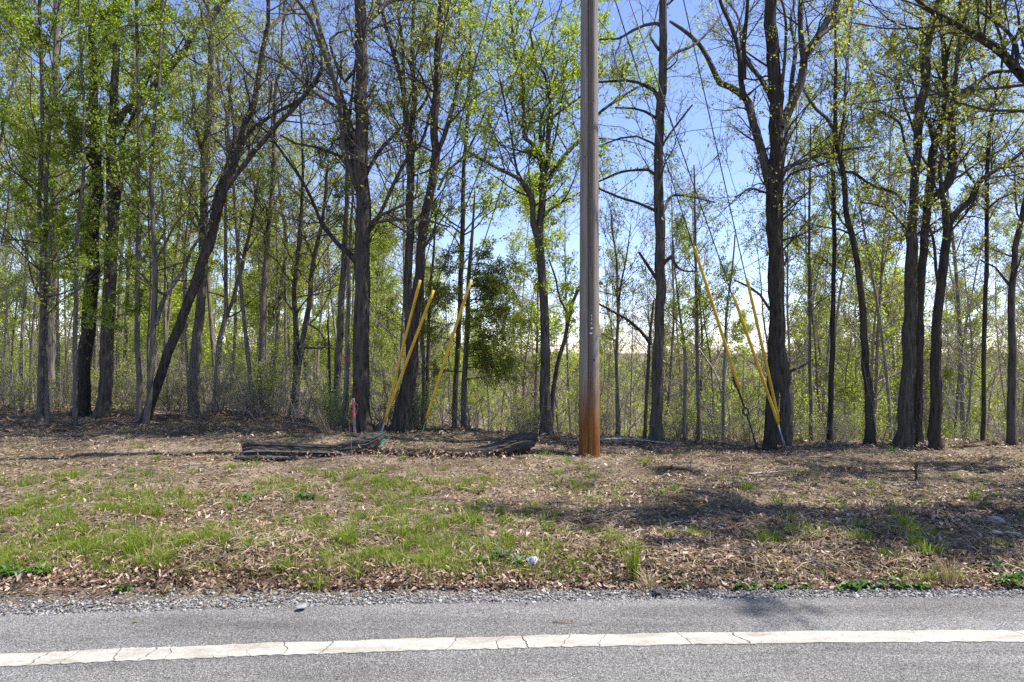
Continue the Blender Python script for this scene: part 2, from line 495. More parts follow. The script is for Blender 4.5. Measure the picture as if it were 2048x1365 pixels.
def mat_log():
    m, nt, b = new_mat('grey_weathered_log')
    b.inputs['Roughness'].default_value = 0.95
    g1 = N(nt, 'ShaderNodeTexNoise', Scale=1.0, Detail=9.0, Roughness=0.75); nt.links.new(coords(nt, scale=(2.2, 45, 45)), g1.inputs['Vector'])
    nt.links.new(ramp(nt, [(0.38, (0.012, 0.011, 0.010)), (0.53, (0.075, 0.068, 0.062)), (0.76, (0.22, 0.205, 0.19))], g1.outputs[0]).outputs[0], b.inputs['Base Color'])
    bump_node(nt, g1.outputs[0], b, 1.0, 0.03)
    return m
M['log'] = mat_log()
M['guard'] = mat_plain('yellow_plastic_guard', (0.58, 0.37, 0.018), 0.42, 0, 0.22, 9)
M['steel'] = mat_plain('galvanised_steel', (0.32, 0.32, 0.32), 0.5, 0.7, 0.2, 30)
M['dark_steel'] = mat_plain('dull_dark_steel', (0.05, 0.05, 0.055), 0.6, 0.5, 0.2, 30)
M['pink'] = mat_plain('pink_flagging', (0.75, 0.05, 0.17), 0.45)
M['stake'] = mat_plain('grey_stake_wood', (0.3, 0.26, 0.22), 0.9, 0, 0.3, 30)
M['dead_wood'] = mat_plain('bleached_dead_wood', (0.36, 0.33, 0.29), 0.9, 0, 0.4, 25)
M['dark_wood'] = mat_plain('dark_dead_wood', (0.06, 0.05, 0.042), 0.9, 0, 0.3, 25)
M['rock'] = mat_plain('dark_stone', (0.07, 0.068, 0.065), 0.8, 0, 0.3, 30)

# ------------------------------------------------------------------ ground, road
def build_ground():
    xs = np.unique(np.concatenate([np.linspace(-9.5, 9.5, 230), -np.geomspace(9.5, 3000, 40), np.geomspace(9.5, 3000, 40)]))
    ys = np.unique(np.concatenate([-np.geomspace(4, 3000, 24), np.linspace(-4, 3.4, 8), np.linspace(3.4, 16, 190), np.geomspace(16, 4000, 90)]))
    X, Y = np.meshgrid(xs, ys)
    V = np.stack([X, Y, gz(X, Y)], -1).reshape(-1, 3)
    i = np.arange(X.size).reshape(X.shape)
    Q = np.stack([i[:-1, :-1], i[:-1, 1:], i[1:, 1:], i[1:, :-1]], -1).reshape(-1, 4)
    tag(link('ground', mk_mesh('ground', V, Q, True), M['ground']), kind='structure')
build_ground()

def build_road():
    xs = np.concatenate([np.linspace(-400, -9, 40)[:-1], np.linspace(-9, 7, 300), np.linspace(7, 400, 40)[1:]])
    e = edge_y(xs)
    jag = np.where(np.abs(xs) < 9, 0.012 * np.sin(xs * 13) + 0.01 * np.sin(xs * 29 + 1) + RNG.uniform(-.008, .008, len(xs)), 0)
    off = [-9.0, -6.0, -3.0, -1.5, -0.6]
    rows = [np.stack([xs, e + o, np.zeros_like(xs)], -1) for o in off]
    rows.append(np.stack([xs, e + jag, np.zeros_like(xs)], -1))
    rows.append(np.stack([xs, e + jag + 0.012, np.full_like(xs, -0.05)], -1))
    n = len(xs)
    V = np.concatenate(rows)
    F = []
    for r in range(len(rows) - 1):
        a = np.arange(n - 1) + r * n
        F.append(np.stack([a, a + 1, a + 1 + n, a + n], -1))
    road = tag(link('road', mk_mesh('road', V, np.concatenate(F), False), M['asphalt']), kind='structure')
    # edge line: thermoplastic that has cracked across into separate plates
    lx = np.array([-2.40, -1.28, -0.06, 1.2, 2.6]); ly = np.array([3.203, 3.332, 3.40, 3.454, 3.485])
    lc = np.polyfit(lx, ly, 2)
    def line_y(x):
        xc = np.clip(x, -9, 7)
        return np.polyval(lc, xc) + (x - xc) * np.polyval(np.polyder(lc), xc)
    cuts = [-8.0]
    while cuts[-1] < 7.5:
        cuts.append(cuts[-1] + min(.75, .06 + random.expovariate(1 / .17)))
    hw = 0.07
    rr = random.Random(5)
    def jagged():
        ph, am = rr.uniform(0, 6), rr.uniform(0.006, 0.04)
        t = np.linspace(0, 1, 9)
        j = np.array([rr.uniform(-1, 1) * 0.009 for _ in t])
        return am * np.sin(t * rr.uniform(2, 5) + ph) + j + rr.uniform(-.03, .03) * (t - .5)
    prev = jagged()
    edge_hi = lambda x: 0.005 * np.sin(x * 9) + 0.003 * np.sin(x * 37 + 2)
    for c0, c1 in zip(cuts[:-1], cuts[1:]):
        nxt = jagged()
        gap = rr.choice([0.0015, 0.003, 0.0045, 0.006, 0.009])
        t = np.linspace(0, 1, 9)
        left = np.stack([c0 + prev + gap, t], -1)
        right = np.stack([c1 + nxt, t], -1)
        g = Geo()
        cols = 9
        top = []
        for j in range(9):
            for q in range(cols):
                x = left[j, 0] + (right[j, 0] - left[j, 0]) * q / (cols - 1)
                ed = (edge_hi(x) if j == 8 else -0.6 * edge_hi(x + 3.1) + 0.004 * math.sin(x * 83) if j == 0 else 0)
                if j in (0, 8): ed += rr.uniform(-.003, .003)
                top.append((x, line_y(x) - hw + 2 * hw * t[j] + ed, 0.0045))
        top = np.array(top)
        i = np.arange(81).reshape(9, 9)
        Q = np.stack([i[:-1, :-1], i[:-1, 1:], i[1:, 1:], i[1:, :-1]], -1).reshape(-1, 4)
        rim = list(i[0, :]) + list(i[1:, -1]) + list(i[-1, -2::-1]) + list(i[-2:0:-1, 0])
        low = top[rim].copy(); low[:, 2] = 0.0005
        nr = len(rim)
        S = np.array([[rim[a], 81 + a, 81 + (a + 1) % nr, rim[(a + 1) % nr]] for a in range(nr)])
        g.add(np.vstack([top, low]), np.vstack([Q, S]))
        link('painted_line', g.mesh('painted_line'), M['paint'], road)
        prev = nxt
    return road
build_road()

def ico():
    t = (1 + 5 ** .5) / 2
    V = np.array([(-1, t, 0), (1, t, 0), (-1, -t, 0), (1, -t, 0), (0, -1, t), (0, 1, t), (0, -1, -t), (0, 1, -t), (t, 0, -1), (t, 0, 1), (-t, 0, -1), (-t, 0, 1)], float)
    F = np.array([(0, 11, 5), (0, 5, 1), (0, 1, 7), (0, 7, 10), (0, 10, 11), (1, 5, 9), (5, 11, 4), (11, 10, 2), (10, 7, 6), (7, 1, 8), (3, 9, 4), (3, 4, 2), (3, 2, 6), (3, 6, 8), (3, 8, 9), (4, 9, 5), (2, 4, 11), (6, 2, 10), (8, 6, 7), (9, 8, 1)])
    return V / np.linalg.norm(V[0]), F
ICO_V, ICO_F = ico()

def stones(C, size, rng, flat=0.55):
    n = len(C)
    V = ICO_V[None] * (1 + rng.uniform(-.35, .25, size=(n, 12, 1)))
    sc = size[:, None, None] * np.stack([rng.uniform(.7, 1.4, n), rng.uniform(.6, 1.1, n), rng.uniform(.35, .9, n) * flat * 1.3], -1)[:, None, :]
    V = V * sc
    a = rng.uniform(0, 6.28, n)
    ca, sa = np.cos(a)[:, None], np.sin(a)[:, None]
    x, y = V[..., 0] * ca - V[..., 1] * sa, V[..., 0] * sa + V[..., 1] * ca
    tilt = rng.normal(scale=.3, size=(n, 1))
    z = V[..., 2] + x * tilt
    V = np.stack([x, y, z], -1) + C[:, None, :]
    F = (ICO_F[None] + (np.arange(n) * 12)[:, None, None]).reshape(-1, 3)
    return V.reshape(-1, 3), F

def build_gravel():
    rng = np.random.RandomState(3)
    n = 30000
    x = np.where(rng.uniform(0, 1, n) < .62, rng.uniform(-4.2, 4.6, n), rng.uniform(-9, 9, n))
    wid = np.interp(x, [-4, -2.8, -1.4, 0, 1.4, 3, 4.5], [.28, .26, .22, .21, .16, .11, .10])
    s = np.abs(rng.normal(scale=.55, size=n)); s = np.where(s > 1.35, rng.uniform(0, 1, n), s)
    y = edge_y(x) - 0.02 + s * wid * 1.08 - .01
    sz = rng.gamma(2.4, 0.0016, n) + 0.0022
    C = np.stack([x, y, np.maximum(gz(x, y), -0.03) + rng.uniform(-.002, .009, n)], -1)
    V, F = stones(C, np.minimum(sz, .017), rng)
    tag(link('gravel', mk_mesh('gravel', V, F), M['gravel']), 'strip of pale crushed stone along the edge of the asphalt', kind='stuff')
    # a few loose chips on the asphalt
build_gravel()

# ------------------------------------------------------------------ ground cover
def fn(x, y, seed=0):
    return (np.sin(1.9 * x + .7 * y + seed) + np.sin(-1.1 * x + 2.3 * y + 1.7 * seed) + np.sin(3.3 * x - 1.9 * y + 2.1 * seed) * .7 + np.sin(5.2 * x + 4.1 * y + seed * .3) * .5) / 3.2

def frustum_points(n, y0, y1, rng, power=1.6, marg=0.6):
    """denser near the camera"""
    u = rng.uniform(0, 1, n)
    y = (y0 ** (1 - power) + u * (y1 ** (1 - power) - y0 ** (1 - power))) ** (1 / (1 - power))
    x = rng.uniform(-1, 1, n) * (0.75 * y + marg)
    return x, y

def flat_leaves(x, y, size, rng, zoff=0.012, tilt=0.35):
    n = len(x)
    C = np.stack([x, y, gz(x, y) + rng.uniform(0, zoff, n)], -1)
    a = rng.uniform(0, 6.28, n)
    ax = np.stack([np.cos(a), np.sin(a), rng.normal(scale=tilt, size=n)], -1); ax = nrm(ax)
    up = nrm(np.stack([rng.normal(scale=tilt, size=n), rng.normal(scale=tilt, size=n), np.ones(n)], -1))
    sd = nrm(np.cross(up, ax)); up = np.cross(ax, sd)
    L = size[:, None]
    w = rng.uniform(.14, .3, n)[:, None] * L
    cu = rng.uniform(-.05, .28, n)[:, None] * L
    c2 = rng.uniform(-.1, .3, n)[:, None] * L
    V = np.stack([C, C + ax * L * .32 + sd * w * .9 + up * cu, C + ax * L * .62 + sd * w * rng.uniform(.5, 1.25, n)[:, None] + up * cu * 1.2, C + ax * L + up * c2,
                  C + ax * L * .66 - sd * w * rng.uniform(.5, 1.25, n)[:, None] + up * cu * .9, C + ax * L * .3 - sd * w * .9 + up * cu], 1).reshape(-1, 3)
    b = (np.arange(n) * 6)[:, None]
    return V, np.concatenate([b + np.array([[0, 3, 2, 1]]), b + np.array([[0, 5, 4, 3]])])

def build_litter():
    rng = np.random.RandomState(21)
    g = Geo()
    x, y = frustum_points(125000, 4.15, 14.5, rng, 1.5, 3.6)
    s = y - edge_y(x)
    px = x / y * FPX + 1024
    bare = sstep(0.15, .6, fn(x, y, 5.)) * sstep(1100, 1500, px) * sstep(7.3, 8.5, y)
    keep = 0.35 + 0.5 * sstep(-.3, .5, fn(x, y, 2.)) + 0.5 * sstep(8.8, 10.2, y) + 0.5 * (1 - sstep(.4, 1.0, s)) + .25 * sstep(1100, 1400, px)
    keep *= (1 - .75 * bare)
    k = (rng.uniform(0, 1, len(x)) < keep) & (s > 0.12)
    x, y = x[k], y[k]
    g.add(*flat_leaves(x, y, rng.uniform(.022, .06, len(x)), rng, .02))
    # the drift of leaves against the gravel
    n = 12000
    x = np.where(rng.uniform(0, 1, n) < .55, rng.uniform(-4.6, 4.8, n), rng.uniform(-9, 9, n))
    s = np.interp(x, [-4, -2.8, -1.4, 0, 1.4, 3], [.27, .25, .2, .2, .14, .1]) + np.abs(rng.normal(scale=.33, size=n))
    y = edge_y(x) + s
    kk = rng.uniform(0, 1, n) < np.where(x < 0.1, 1.0, .55)
    g.add(*flat_leaves(x[kk], y[kk], rng.uniform(.015, .045, kk.sum()), rng, .04, .8))
    # the wood floor behind the tree line
    n = 14000
    y = rng.uniform(11, 26, n); x = rng.uniform(-1, 1, n) * (.8 * y + 1)
    g.add(*flat_leaves(x, y, rng.uniform(.07, .13, n), rng, .03))
    tag(link('leaf_litter', g.mesh('leaf_litter'), M['litter']), 'brown dead leaves scattered over the verge', kind='stuff')
    # dry thatch
    g = Geo()
    x, y = frustum_points(42000, 4.3, 12.5, rng, 1.4, 3.0)
    k = rng.uniform(0, 1, len(x)) < .45 + .5 * fn(x, y, 8.)
    x, y = x[k], y[k]
    n = len(x)
    a = rng.uniform(0, 6.28, n); L = rng.uniform(.05, .19, n)
    d = np.stack([np.cos(a), np.sin(a), rng.uniform(-.05, .35, n)], -1); d = nrm(d)
    sd = np.stack([-np.sin(a), np.cos(a), rng.normal(scale=.5, size=n)], -1) * rng.uniform(.0012, .0028, n)[:, None]
    C = np.stack([x, y, gz(x, y) + rng.uniform(.004, .03, n)], -1)
    mid = C + d * L[:, None] * .5 + np.array([0, 0, 1]) * (L * .08)[:, None]
    V = np.stack([C - sd, C + sd, mid + sd, mid - sd, C + d * L[:, None] - np.array([0, 0, .01])], 1).reshape(-1, 3)
    b = (np.arange(n) * 5)[:, None]
    g.add(V, b + np.array([[0, 1, 2, 3]]), b + np.array([[3, 2, 4]]))
    tag(link('dry_thatch', g.mesh('dry_thatch'), M['straw']), 'pale dead grass lying flat on the verge', kind='stuff')
build_litter()

def build_fallen_twigs():
    rng = np.random.RandomState(41)
    x, y = frustum_points(520, 4.4, 12.5, rng, 1.4, .5)
    n = len(x)
    a = rng.uniform(0, 6.28, n)
    S = np.stack([x, y, gz(x, y) + .014], -1)
    P, R = grow(S, np.stack([np.cos(a), np.sin(a), np.zeros(n)], -1), rng.uniform(.08, .5, n), rng.uniform(.0015, .005, n), np.full(n, .001), 6, .12, 0, rng)
    P[..., 2] = gz(P[..., 0], P[..., 1]) + rng.uniform(.01, .03, (n, 1))
    g = Geo(); g.add(*tubes(P, R, 4))
    tag(link('fallen_twigs', g.mesh('fallen_twigs', True), M['twig_pale']), 'small dead twigs strewn over the verge', kind='stuff')
build_fallen_twigs()

def blades(cx, cy, per, h, spread, lean, wid, rng, origin=None):
    """grass blades round tuft centres: arrays of one value a tuft"""
    n = int(per.sum())
    idx = np.repeat(np.arange(len(cx)), per)
    r = np.abs(rng.normal(size=n)) * spread[idx]
    a = rng.uniform(0, 6.28, n)
    x, y = cx[idx] + r * np.cos(a), cy[idx] + r * np.sin(a)
    z = gz(x, y) - .005
    H = h[idx] * rng.uniform(.45, 1.1, n)
    d = np.stack([np.cos(a), np.sin(a), np.zeros(n)], -1) * (lean[idx] * rng.uniform(.1, 1.3, n))[:, None]
    d += rng.normal(scale=.12, size=(n, 3)) * np.array([1, 1, 0])
    b2 = rng.uniform(0, 6.28, n)
    sd = np.stack([np.cos(b2), np.sin(b2), np.zeros(n)], -1) * (wid * rng.uniform(.6, 1.3, n))[:, None]
    P0 = np.stack([x, y, z], -1)
    P1 = P0 + (d * .35 + np.array([0, 0, .6])) * H[:, None]
    P2 = P0 + (d * 1.1 + np.array([0, 0, .95])) * H[:, None]
    V = np.stack([P0 - sd, P0 + sd, P1 + sd * .8, P1 - sd * .8, P2], 1).reshape(-1, 3)
    b = (np.arange(n) * 5)[:, None]
    return V, b + np.array([[0, 1, 2, 3]]), b + np.array([[3, 2, 4]])

def build_grass():
    rng = np.random.RandomState(31)
    x, y = frustum_points(19000, 4.25, 11.5, rng, 1.5, 3.0)
    px = x / y * FPX + 1024
    s = y - edge_y(x)
    py = HOR + (CAM_Z - gz(x, y)) / y * FPX
    base = np.interp(px, [-100, 500, 900, 1150, 1300, 2100], [1.0, .9, .62, .34, .06, .05])
    band = sstep(925, 985, py) * (1 - sstep(1135, 1185, py))
    patch = sstep(-.12, .32, .75 * fn(x * 1.2, y * 1.6, 3.3) + .6 * fn(x * 3.1, y * 4.2, 1.7))
    dens = base * band * (0.1 + .9 * patch)
    dens += .5 * np.exp(-((px - 1020) / 160) ** 2 - ((py - 1115) / 40) ** 2)
    dens += .35 * np.exp(-((px - 650) / 300) ** 2 - ((py - 1125) / 35) ** 2)
    dens += .3 * sstep(1300, 1400, px) * np.exp(-((py - 1170) / 12) ** 2)
    dens += .02
    k = (rng.uniform(0, 1, len(x)) < dens * .5) & (s > .24)
    x, y, px = x[k], y[k], px[k]
    n = len(x)
    per = (rng.gamma(2.0, 19, n) + 8).astype(int)
    h = rng.gamma(4, .0135, n) + .022 * (1 + .5 * (rng.uniform(0, 1, n) < .12))
    V, Q, T = blades(x, y, per, h, rng.uniform(.02, .075, n), rng.uniform(.3, 1.0, n), .0023, rng)
    tag(link('grass', mk_mesh('grass', V, [Q, T]), M['grass']), 'patchy green grass on the verge', kind='stuff')
    k = rng.uniform(0, 1, n) < .35
    m = k.sum()
    V, Q, T = blades(x[k] + rng.normal(scale=.06, size=m), y[k], rng.randint(4, 14, m), rng.uniform(.05, .15, m), np.full(m, .04), rng.uniform(.5, 1.3, m), .0017, rng)
    tag(link('dry_grass', mk_mesh('dry_grass', V, [Q, T]), M['straw']), 'straw coloured old grass among the green tufts', kind='stuff')
build_grass()

# ------------------------------------------------------------------ utility pole and guy wires
POLE_Y = 9.7
PX = (1178.5 - 1024) / FPX * POLE_Y
PZ = gz1(PX, POLE_Y)
POLE_H = 12.7
pole = link('utility_pole', None, loc=(PX, POLE_Y, PZ))
tag(pole, 'tall weathered wooden utility pole, orange brown at its foot, standing on the verge', 'utility pole')
def build_pole():
    rng = np.random.RandomState(4)
    sides, rings = 72, 90
    a = np.linspace(0, 2 * math.pi, sides, endpoint=False)
    z = np.concatenate([np.linspace(-0.35, 3, 40), np.linspace(3, POLE_H, rings - 40 + 1)[1:]])
    R = 0.1455 - 0.0044 * z
    R = R * (1 + 0.05 * np.exp(-np.maximum(z, 0) / .12))
    crack = -math.pi / 2 - math.asin(0.27)
    rel = (a - crack + math.pi) % (2 * math.pi) - math.pi
    V = []
    rid = rng.normal(size=sides); rid = (rid + np.roll(rid, 1)) * .0012
    for zi, r in zip(z, R):
        w = 0.03 * math.sin(zi * .9) + .02 * math.sin(zi * 2.3)
        g = -0.022 * np.exp(-((rel - w * .3) / 0.045) ** 2) - 0.0015 * np.exp(-((rel - .95 - w) / .03) ** 2) * (1 + math.sin(zi * 1.7)) 
        rr = r + g + rid
        V.append(np.stack([rr * np.cos(a), rr * np.sin(a), np.full(sides, zi)], -1))
    V = np.concatenate(V)
    i = np.arange(len(V)).reshape(len(z), sides); j = np.roll(i, -1, 1)
    Q = np.stack([i[:-1], j[:-1], j[1:], i[1:]], -1).reshape(-1, 4)
    V = np.vstack([V, [[0, 0, POLE_H + .05]]])
    T = np.stack([i[-1], j[-1], np.full(sides, len(V) - 1)], -1)
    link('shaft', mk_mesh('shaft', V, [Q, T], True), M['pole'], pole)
    # knot
    def pz(py): return CAM_Z - (py - HOR) / FPX * (POLE_Y - .14) - PZ
    def pxx(px): return (px - 1024) / FPX * (POLE_Y - .14) - PX
    for px, py, sz in ((1188, 720, .016), (1171, 313, .012), (1187, 200, .012)):
        th = np.linspace(0, 6.283, 12, endpoint=False)
        x0, z0 = pxx(px), pz(py)
        yy = -math.sqrt(max(1e-4, (0.1455 - .0044 * z0) ** 2 - x0 ** 2))
        V = np.vstack([np.stack([x0 + sz * np.cos(th), np.full(12, yy + .006), z0 + sz * 1.3 * np.sin(th)], -1),
                       np.stack([x0 + sz * .7 * np.cos(th), np.full(12, yy - .006), z0 + sz * np.sin(th)], -1),
                       [[x0, yy - .003, z0]]])
        q = [[k, (k + 1) % 12, 12 + (k + 1) % 12, 12 + k] for k in range(12)]
        t = [[12 + k, 12 + (k + 1) % 12, 24] for k in range(12)]
        link('knot', mk_mesh('knot', V, [np.array(q), np.array(t)], True), M['dark_wood'], pole)
    # small nailed tags and figures
    tm = mat_plain('aluminium_tag', (0.72, 0.71, 0.69), 0.35, 0.3)
    def oval(px, py, w, h, name):
        th = np.linspace(0, 6.283, 16, endpoint=False)
        x0, z0 = pxx(px), pz(py)
        yy = -math.sqrt((0.1455 - .0044 * z0) ** 2 - x0 ** 2) - .001
        f = np.stack([x0 + w * np.cos(th), np.full(16, yy - .004), z0 + h * np.sin(th)], -1)
        bk = f + np.array([0, .01, 0])
        q = [[k, 16 + k, 16 + (k + 1) % 16, (k + 1) % 16] for k in range(16)]
        link(name, mk_mesh(name, np.vstack([f, bk, [[x0, yy - .005, z0]]]), [np.array(q), np.array([[k, (k + 1) % 16, 32] for k in range(16)])]), tm, pole)
    oval(1183, 631.5, .006, .013, 'tag')
    oval(1183.6, 657, .017, .013, 'tag')
    oval(1182, 667.3, .021, .011, 'tag')
    for ch, px, py, s in (('3', 1183, 638.8, .045), ('A', 1182.8, 647, .042)):
        fc = bpy.data.curves.new('figure', 'FONT')
        fc.body = ch; fc.size = s; fc.extrude = .0015; fc.align_x = 'CENTER'; fc.align_y = 'CENTER'
        tmp = bpy.data.objects.new('figure_outline', fc)
        COL.objects.link(tmp)
        bpy.context.view_layer.update()
        fm = bpy.data.meshes.new_from_object(tmp.evaluated_get(bpy.context.evaluated_depsgraph_get()))
        bpy.data.objects.remove(tmp)
        fm.materials.clear(); fm.materials.append(tm)
        o = link('figure', fm, None, pole)
        z0 = pz(py); x0 = pxx(px)
        o.location = (x0, -math.sqrt((0.1455 - .0044 * z0) ** 2 - x0 ** 2) - .004, z0)
        o.rotation_euler = (math.pi / 2, 0, 0)
build_pole()

def tube_path(P, R, sides=8, cap=True):
    P = np.asarray(P, float)[None]; R = np.asarray(R, float)[None]
    V, Q = tubes(P, R, sides)
    k = P.shape[1]
    F = [Q]
    if cap:
        V = np.vstack([V, P[0, 0], P[0, -1]])
        n0 = len(V) - 2
        i = np.arange(sides); j = (i + 1) % sides
        F.append(np.vstack([np.stack([j, i, np.full(sides, n0)], -1), np.stack([(k - 1) * sides + i, (k - 1) * sides + j, np.full(sides, n0 + 1)], -1)]))
    return V, F

def guy(label, bot, top, attach_z, Yb, gap=0.0, anchor=True, clamp=False):
    """a steel strand from pole to anchor with a yellow guard over its lower end"""
    B = W(bot[0], bot[1], Yb)
    A = np.array([PX, POLE_Y, PZ + attach_z])
    side = -1 if bot[0] < 1178 else 1
    A[0] += side * .11
    # where the top pixel's column meets the strand
    best = min(np.linspace(0, .6, 400), key=lambda t: abs(((B + (A - B) * t)[0] / (B + (A - B) * t)[1]) * FPX + 1024 - top[0]))
    Tp = B + (A - B) * best
    d = nrm(B - A)
    # run on to the ground
    L = 0.0
    while (B + d * L)[2] > gz1(*(B + d * L)[:2]) - .12 and L < 3:
        L += .02
    G = B + d * L
    root = link('guy_wire', None, loc=G)
    tag(root, label, 'guy wire', 'guy wires bracing the utility pole')
    def part(name, P, R, mat, sides=8):
        V, F = tube_path(np.asarray(P) - G, R, sides)
        return link(name, mk_mesh(name, V, F, True), mat, root)
    start = B + d * (.30 if clamp else .02)
    sag = np.array([0, 0, -.02])
    part('strand', [start, B + (A - B) * .5 + sag, A], [.0085] * 3, M['dark_steel'], 6)
    # guard: a split plastic tube, slightly flattened, hung on the strand
    off = np.array([0, -.03, 0])
    V, F = tube_path(np.linspace(B + off, Tp + off, 14) + np.sin(np.linspace(0, 3.1, 14))[:, None] * np.array([[.008 * side, 0, -.006]]) - G, [.0225] * 14, 14, True)
    link('guard', mk_mesh('guard', V, F, True), M['guard'], root)
    if clamp:
        tail = part('tail_strand', [B + d * .3, B - d * .6 + np.array([-.035, 0, 0])], [.006, .006], M['steel'], 6)
        c = B - d * .04 + np.array([-.03, 0, 0])
        for k in range(3):
            e = c - d * (.05 * k)
            part('clamp', [e - d * .018, e + d * .018], [.026, .026], M['dark_steel'], 6).parent = tail
        part('dead_end_grip', [B - d * .2 + np.array([-.03, 0, 0]), B + d * .3], [.012, .012], M['dark_steel'], 6)
        # eye at the head of the anchor rod
        E = B + d * .38
        th = np.linspace(0, 2 * math.pi, 18)
        sx = nrm(np.cross(d, np.array([0, 1.0, 0])))
        ring = [E + sx * math.cos(t) * .04 + d * math.sin(t) * .065 for t in th]
        eye = part('anchor_eye', ring, [.014] * 18, M['dark_steel'], 6)
        eye.parent = part('anchor_rod', [E + d * .06, G], [.014, .014], M['dark_steel'], 8)
    elif anchor:
        part('anchor_rod', [B + d * .01, G], [.008, .008], M['steel'], 6)
    return root
guy('steepest yellow guarded guy wire left of the pole, beside the leaning trunk', (772, 835), (841, 568), 11.6, 10.7)
guy('yellow guarded guy wire crossing in front of the leaning dark trunk', (770, 842), (868, 585), 7.95, 10.62)
guy('yellow guarded guy wire ending beside the cedar, nearest the pole on its left', (853, 838), (943, 568), 7.35, 10.6)
guy('longest yellow guarded guy wire with a clamp and bare dark anchor rod', (1477, 778), (1387, 503), 7.3, 10.5, clamp=True)
guy('orange yellow guarded guy wire, lower one of the crossing pair by the big oak', (1555, 848), (1465, 598), 7.8, 10.55)
guy('yellow guarded guy wire whose top stands close against the big oak trunk', (1556, 843), (1492, 573), 12.0, 10.65)

# ------------------------------------------------------------------ fallen log
def ground_at(px, py, z_hint=0.0):
    Y = (CAM_Z - z_hint) / (py - HOR) * FPX
    for _ in range(6):
        z = gz1((px - 1024) / FPX * Y, Y)
        Y = (CAM_Z - z) / (py - HOR) * FPX
    return np.array([(px - 1024) / FPX * Y, Y, gz1((px - 1024) / FPX * Y, Y)])


def log_tube(path, Y, sides, seed, groove=.1, end_cap=True):
    rng = np.random.RandomState(seed)
    P = np.array([W(px, py, log_y(px) + Y) for px, py, w in path]); R = np.array([w / 2 / FPX * (log_y(px) + Y) for px, py, w in path])
    P, R = cr_path(P, R, .06)
    k = len(P)
    g = rng.normal(size=sides); g = g - .5 * np.roll(g, 1)
    g2 = rng.normal(size=sides)
    t = np.linspace(0, 1, k)[:, None]
    rough = 1 + groove * (g[None] * (1 - t) + g2[None] * t) + rng.normal(scale=.035, size=(k, sides)) + .06 * np.sin(np.linspace(0, 40, k) + seed)[:, None] * rng.normal(size=sides)[None] * .6
    V, Q = tubes(P[None], R[None], sides, np.clip(rough, .55, 1.35)[None])
    Vn = np.vstack([V, P[0] + nrm(P[0] - P[1]) * -.02, P[-1]])
    i = np.arange(sides); j = (i + 1) % sides
    T = np.vstack([np.stack([j, i, np.full(sides, len(V))], -1), np.stack([(k - 1) * sides + i, (k - 1) * sides + j, np.full(sides, len(V) + 1)], -1)])
    return Vn, Q, T
_ga, _gb = ground_at(486, 917), ground_at(1010, 912)
def log_y(px):
    return _ga[1] + (_gb[1] - _ga[1]) * (px - 486) / (1010 - 486)
lo = W(760, 905, log_y(760))
log = link('fallen_log', None, loc=lo)
tag(log, 'grey weathered split log lying on dead leaves left of the pole', 'log')
def log_part(name, path, dY, sides, seed, groove):
    V, Q, T = log_tube(path, dY, sides, seed, groove)
    link(name, mk_mesh(name, V - lo, [Q, T], False), M['log'], log)
log_part('trunk', [(486, 904, 29), (505, 901, 33), (560, 902, 30), (640, 904, 27), (720, 906, 24), (790, 907, 20), (860, 908, 17), (930, 907, 18), (985, 905, 22)], 0, 54, 1, .11)
log_part('side_strip', [(474, 916, 7), (530, 916, 8), (600, 917, 6), (650, 917, 3)], -.12, 18, 9, .09)
log_part('branch_stub', [(640, 903, 14), (690, 899, 28), (718, 893, 36), (740, 886, 36), (755, 877, 26), (766, 869, 12), (772, 865, 3)], .0, 48, 2, .09)
log_part('root_end', [(930, 907, 14), (975, 903, 25), (1005, 896, 30), (1028, 887, 34), (1046, 883, 34), (1062, 883, 32), (1068, 885, 26), (1066, 886, 14)], .03, 50, 3, .10)

def log_leaves():
    rng = np.random.RandomState(14)
    n = 700
    px = np.concatenate([rng.uniform(480, 1010, 420), rng.normal(870, 50, 280)])
    y = np.array([log_y(p) for p in px]) + np.where(rng.uniform(0, 1, n) < .55, -1, 1) * np.abs(rng.normal(scale=.07, size=n)) - .06
    x = (px - 1024) / FPX * y
    V, F = flat_leaves(x, y, rng.uniform(.035, .075, n), rng, .09, .7)
    tag(link('drifted_leaves', mk_mesh('drifted_leaves', V, F), M['litter']), 'dead leaves drifted against the fallen log', kind='stuff')
log_leaves()

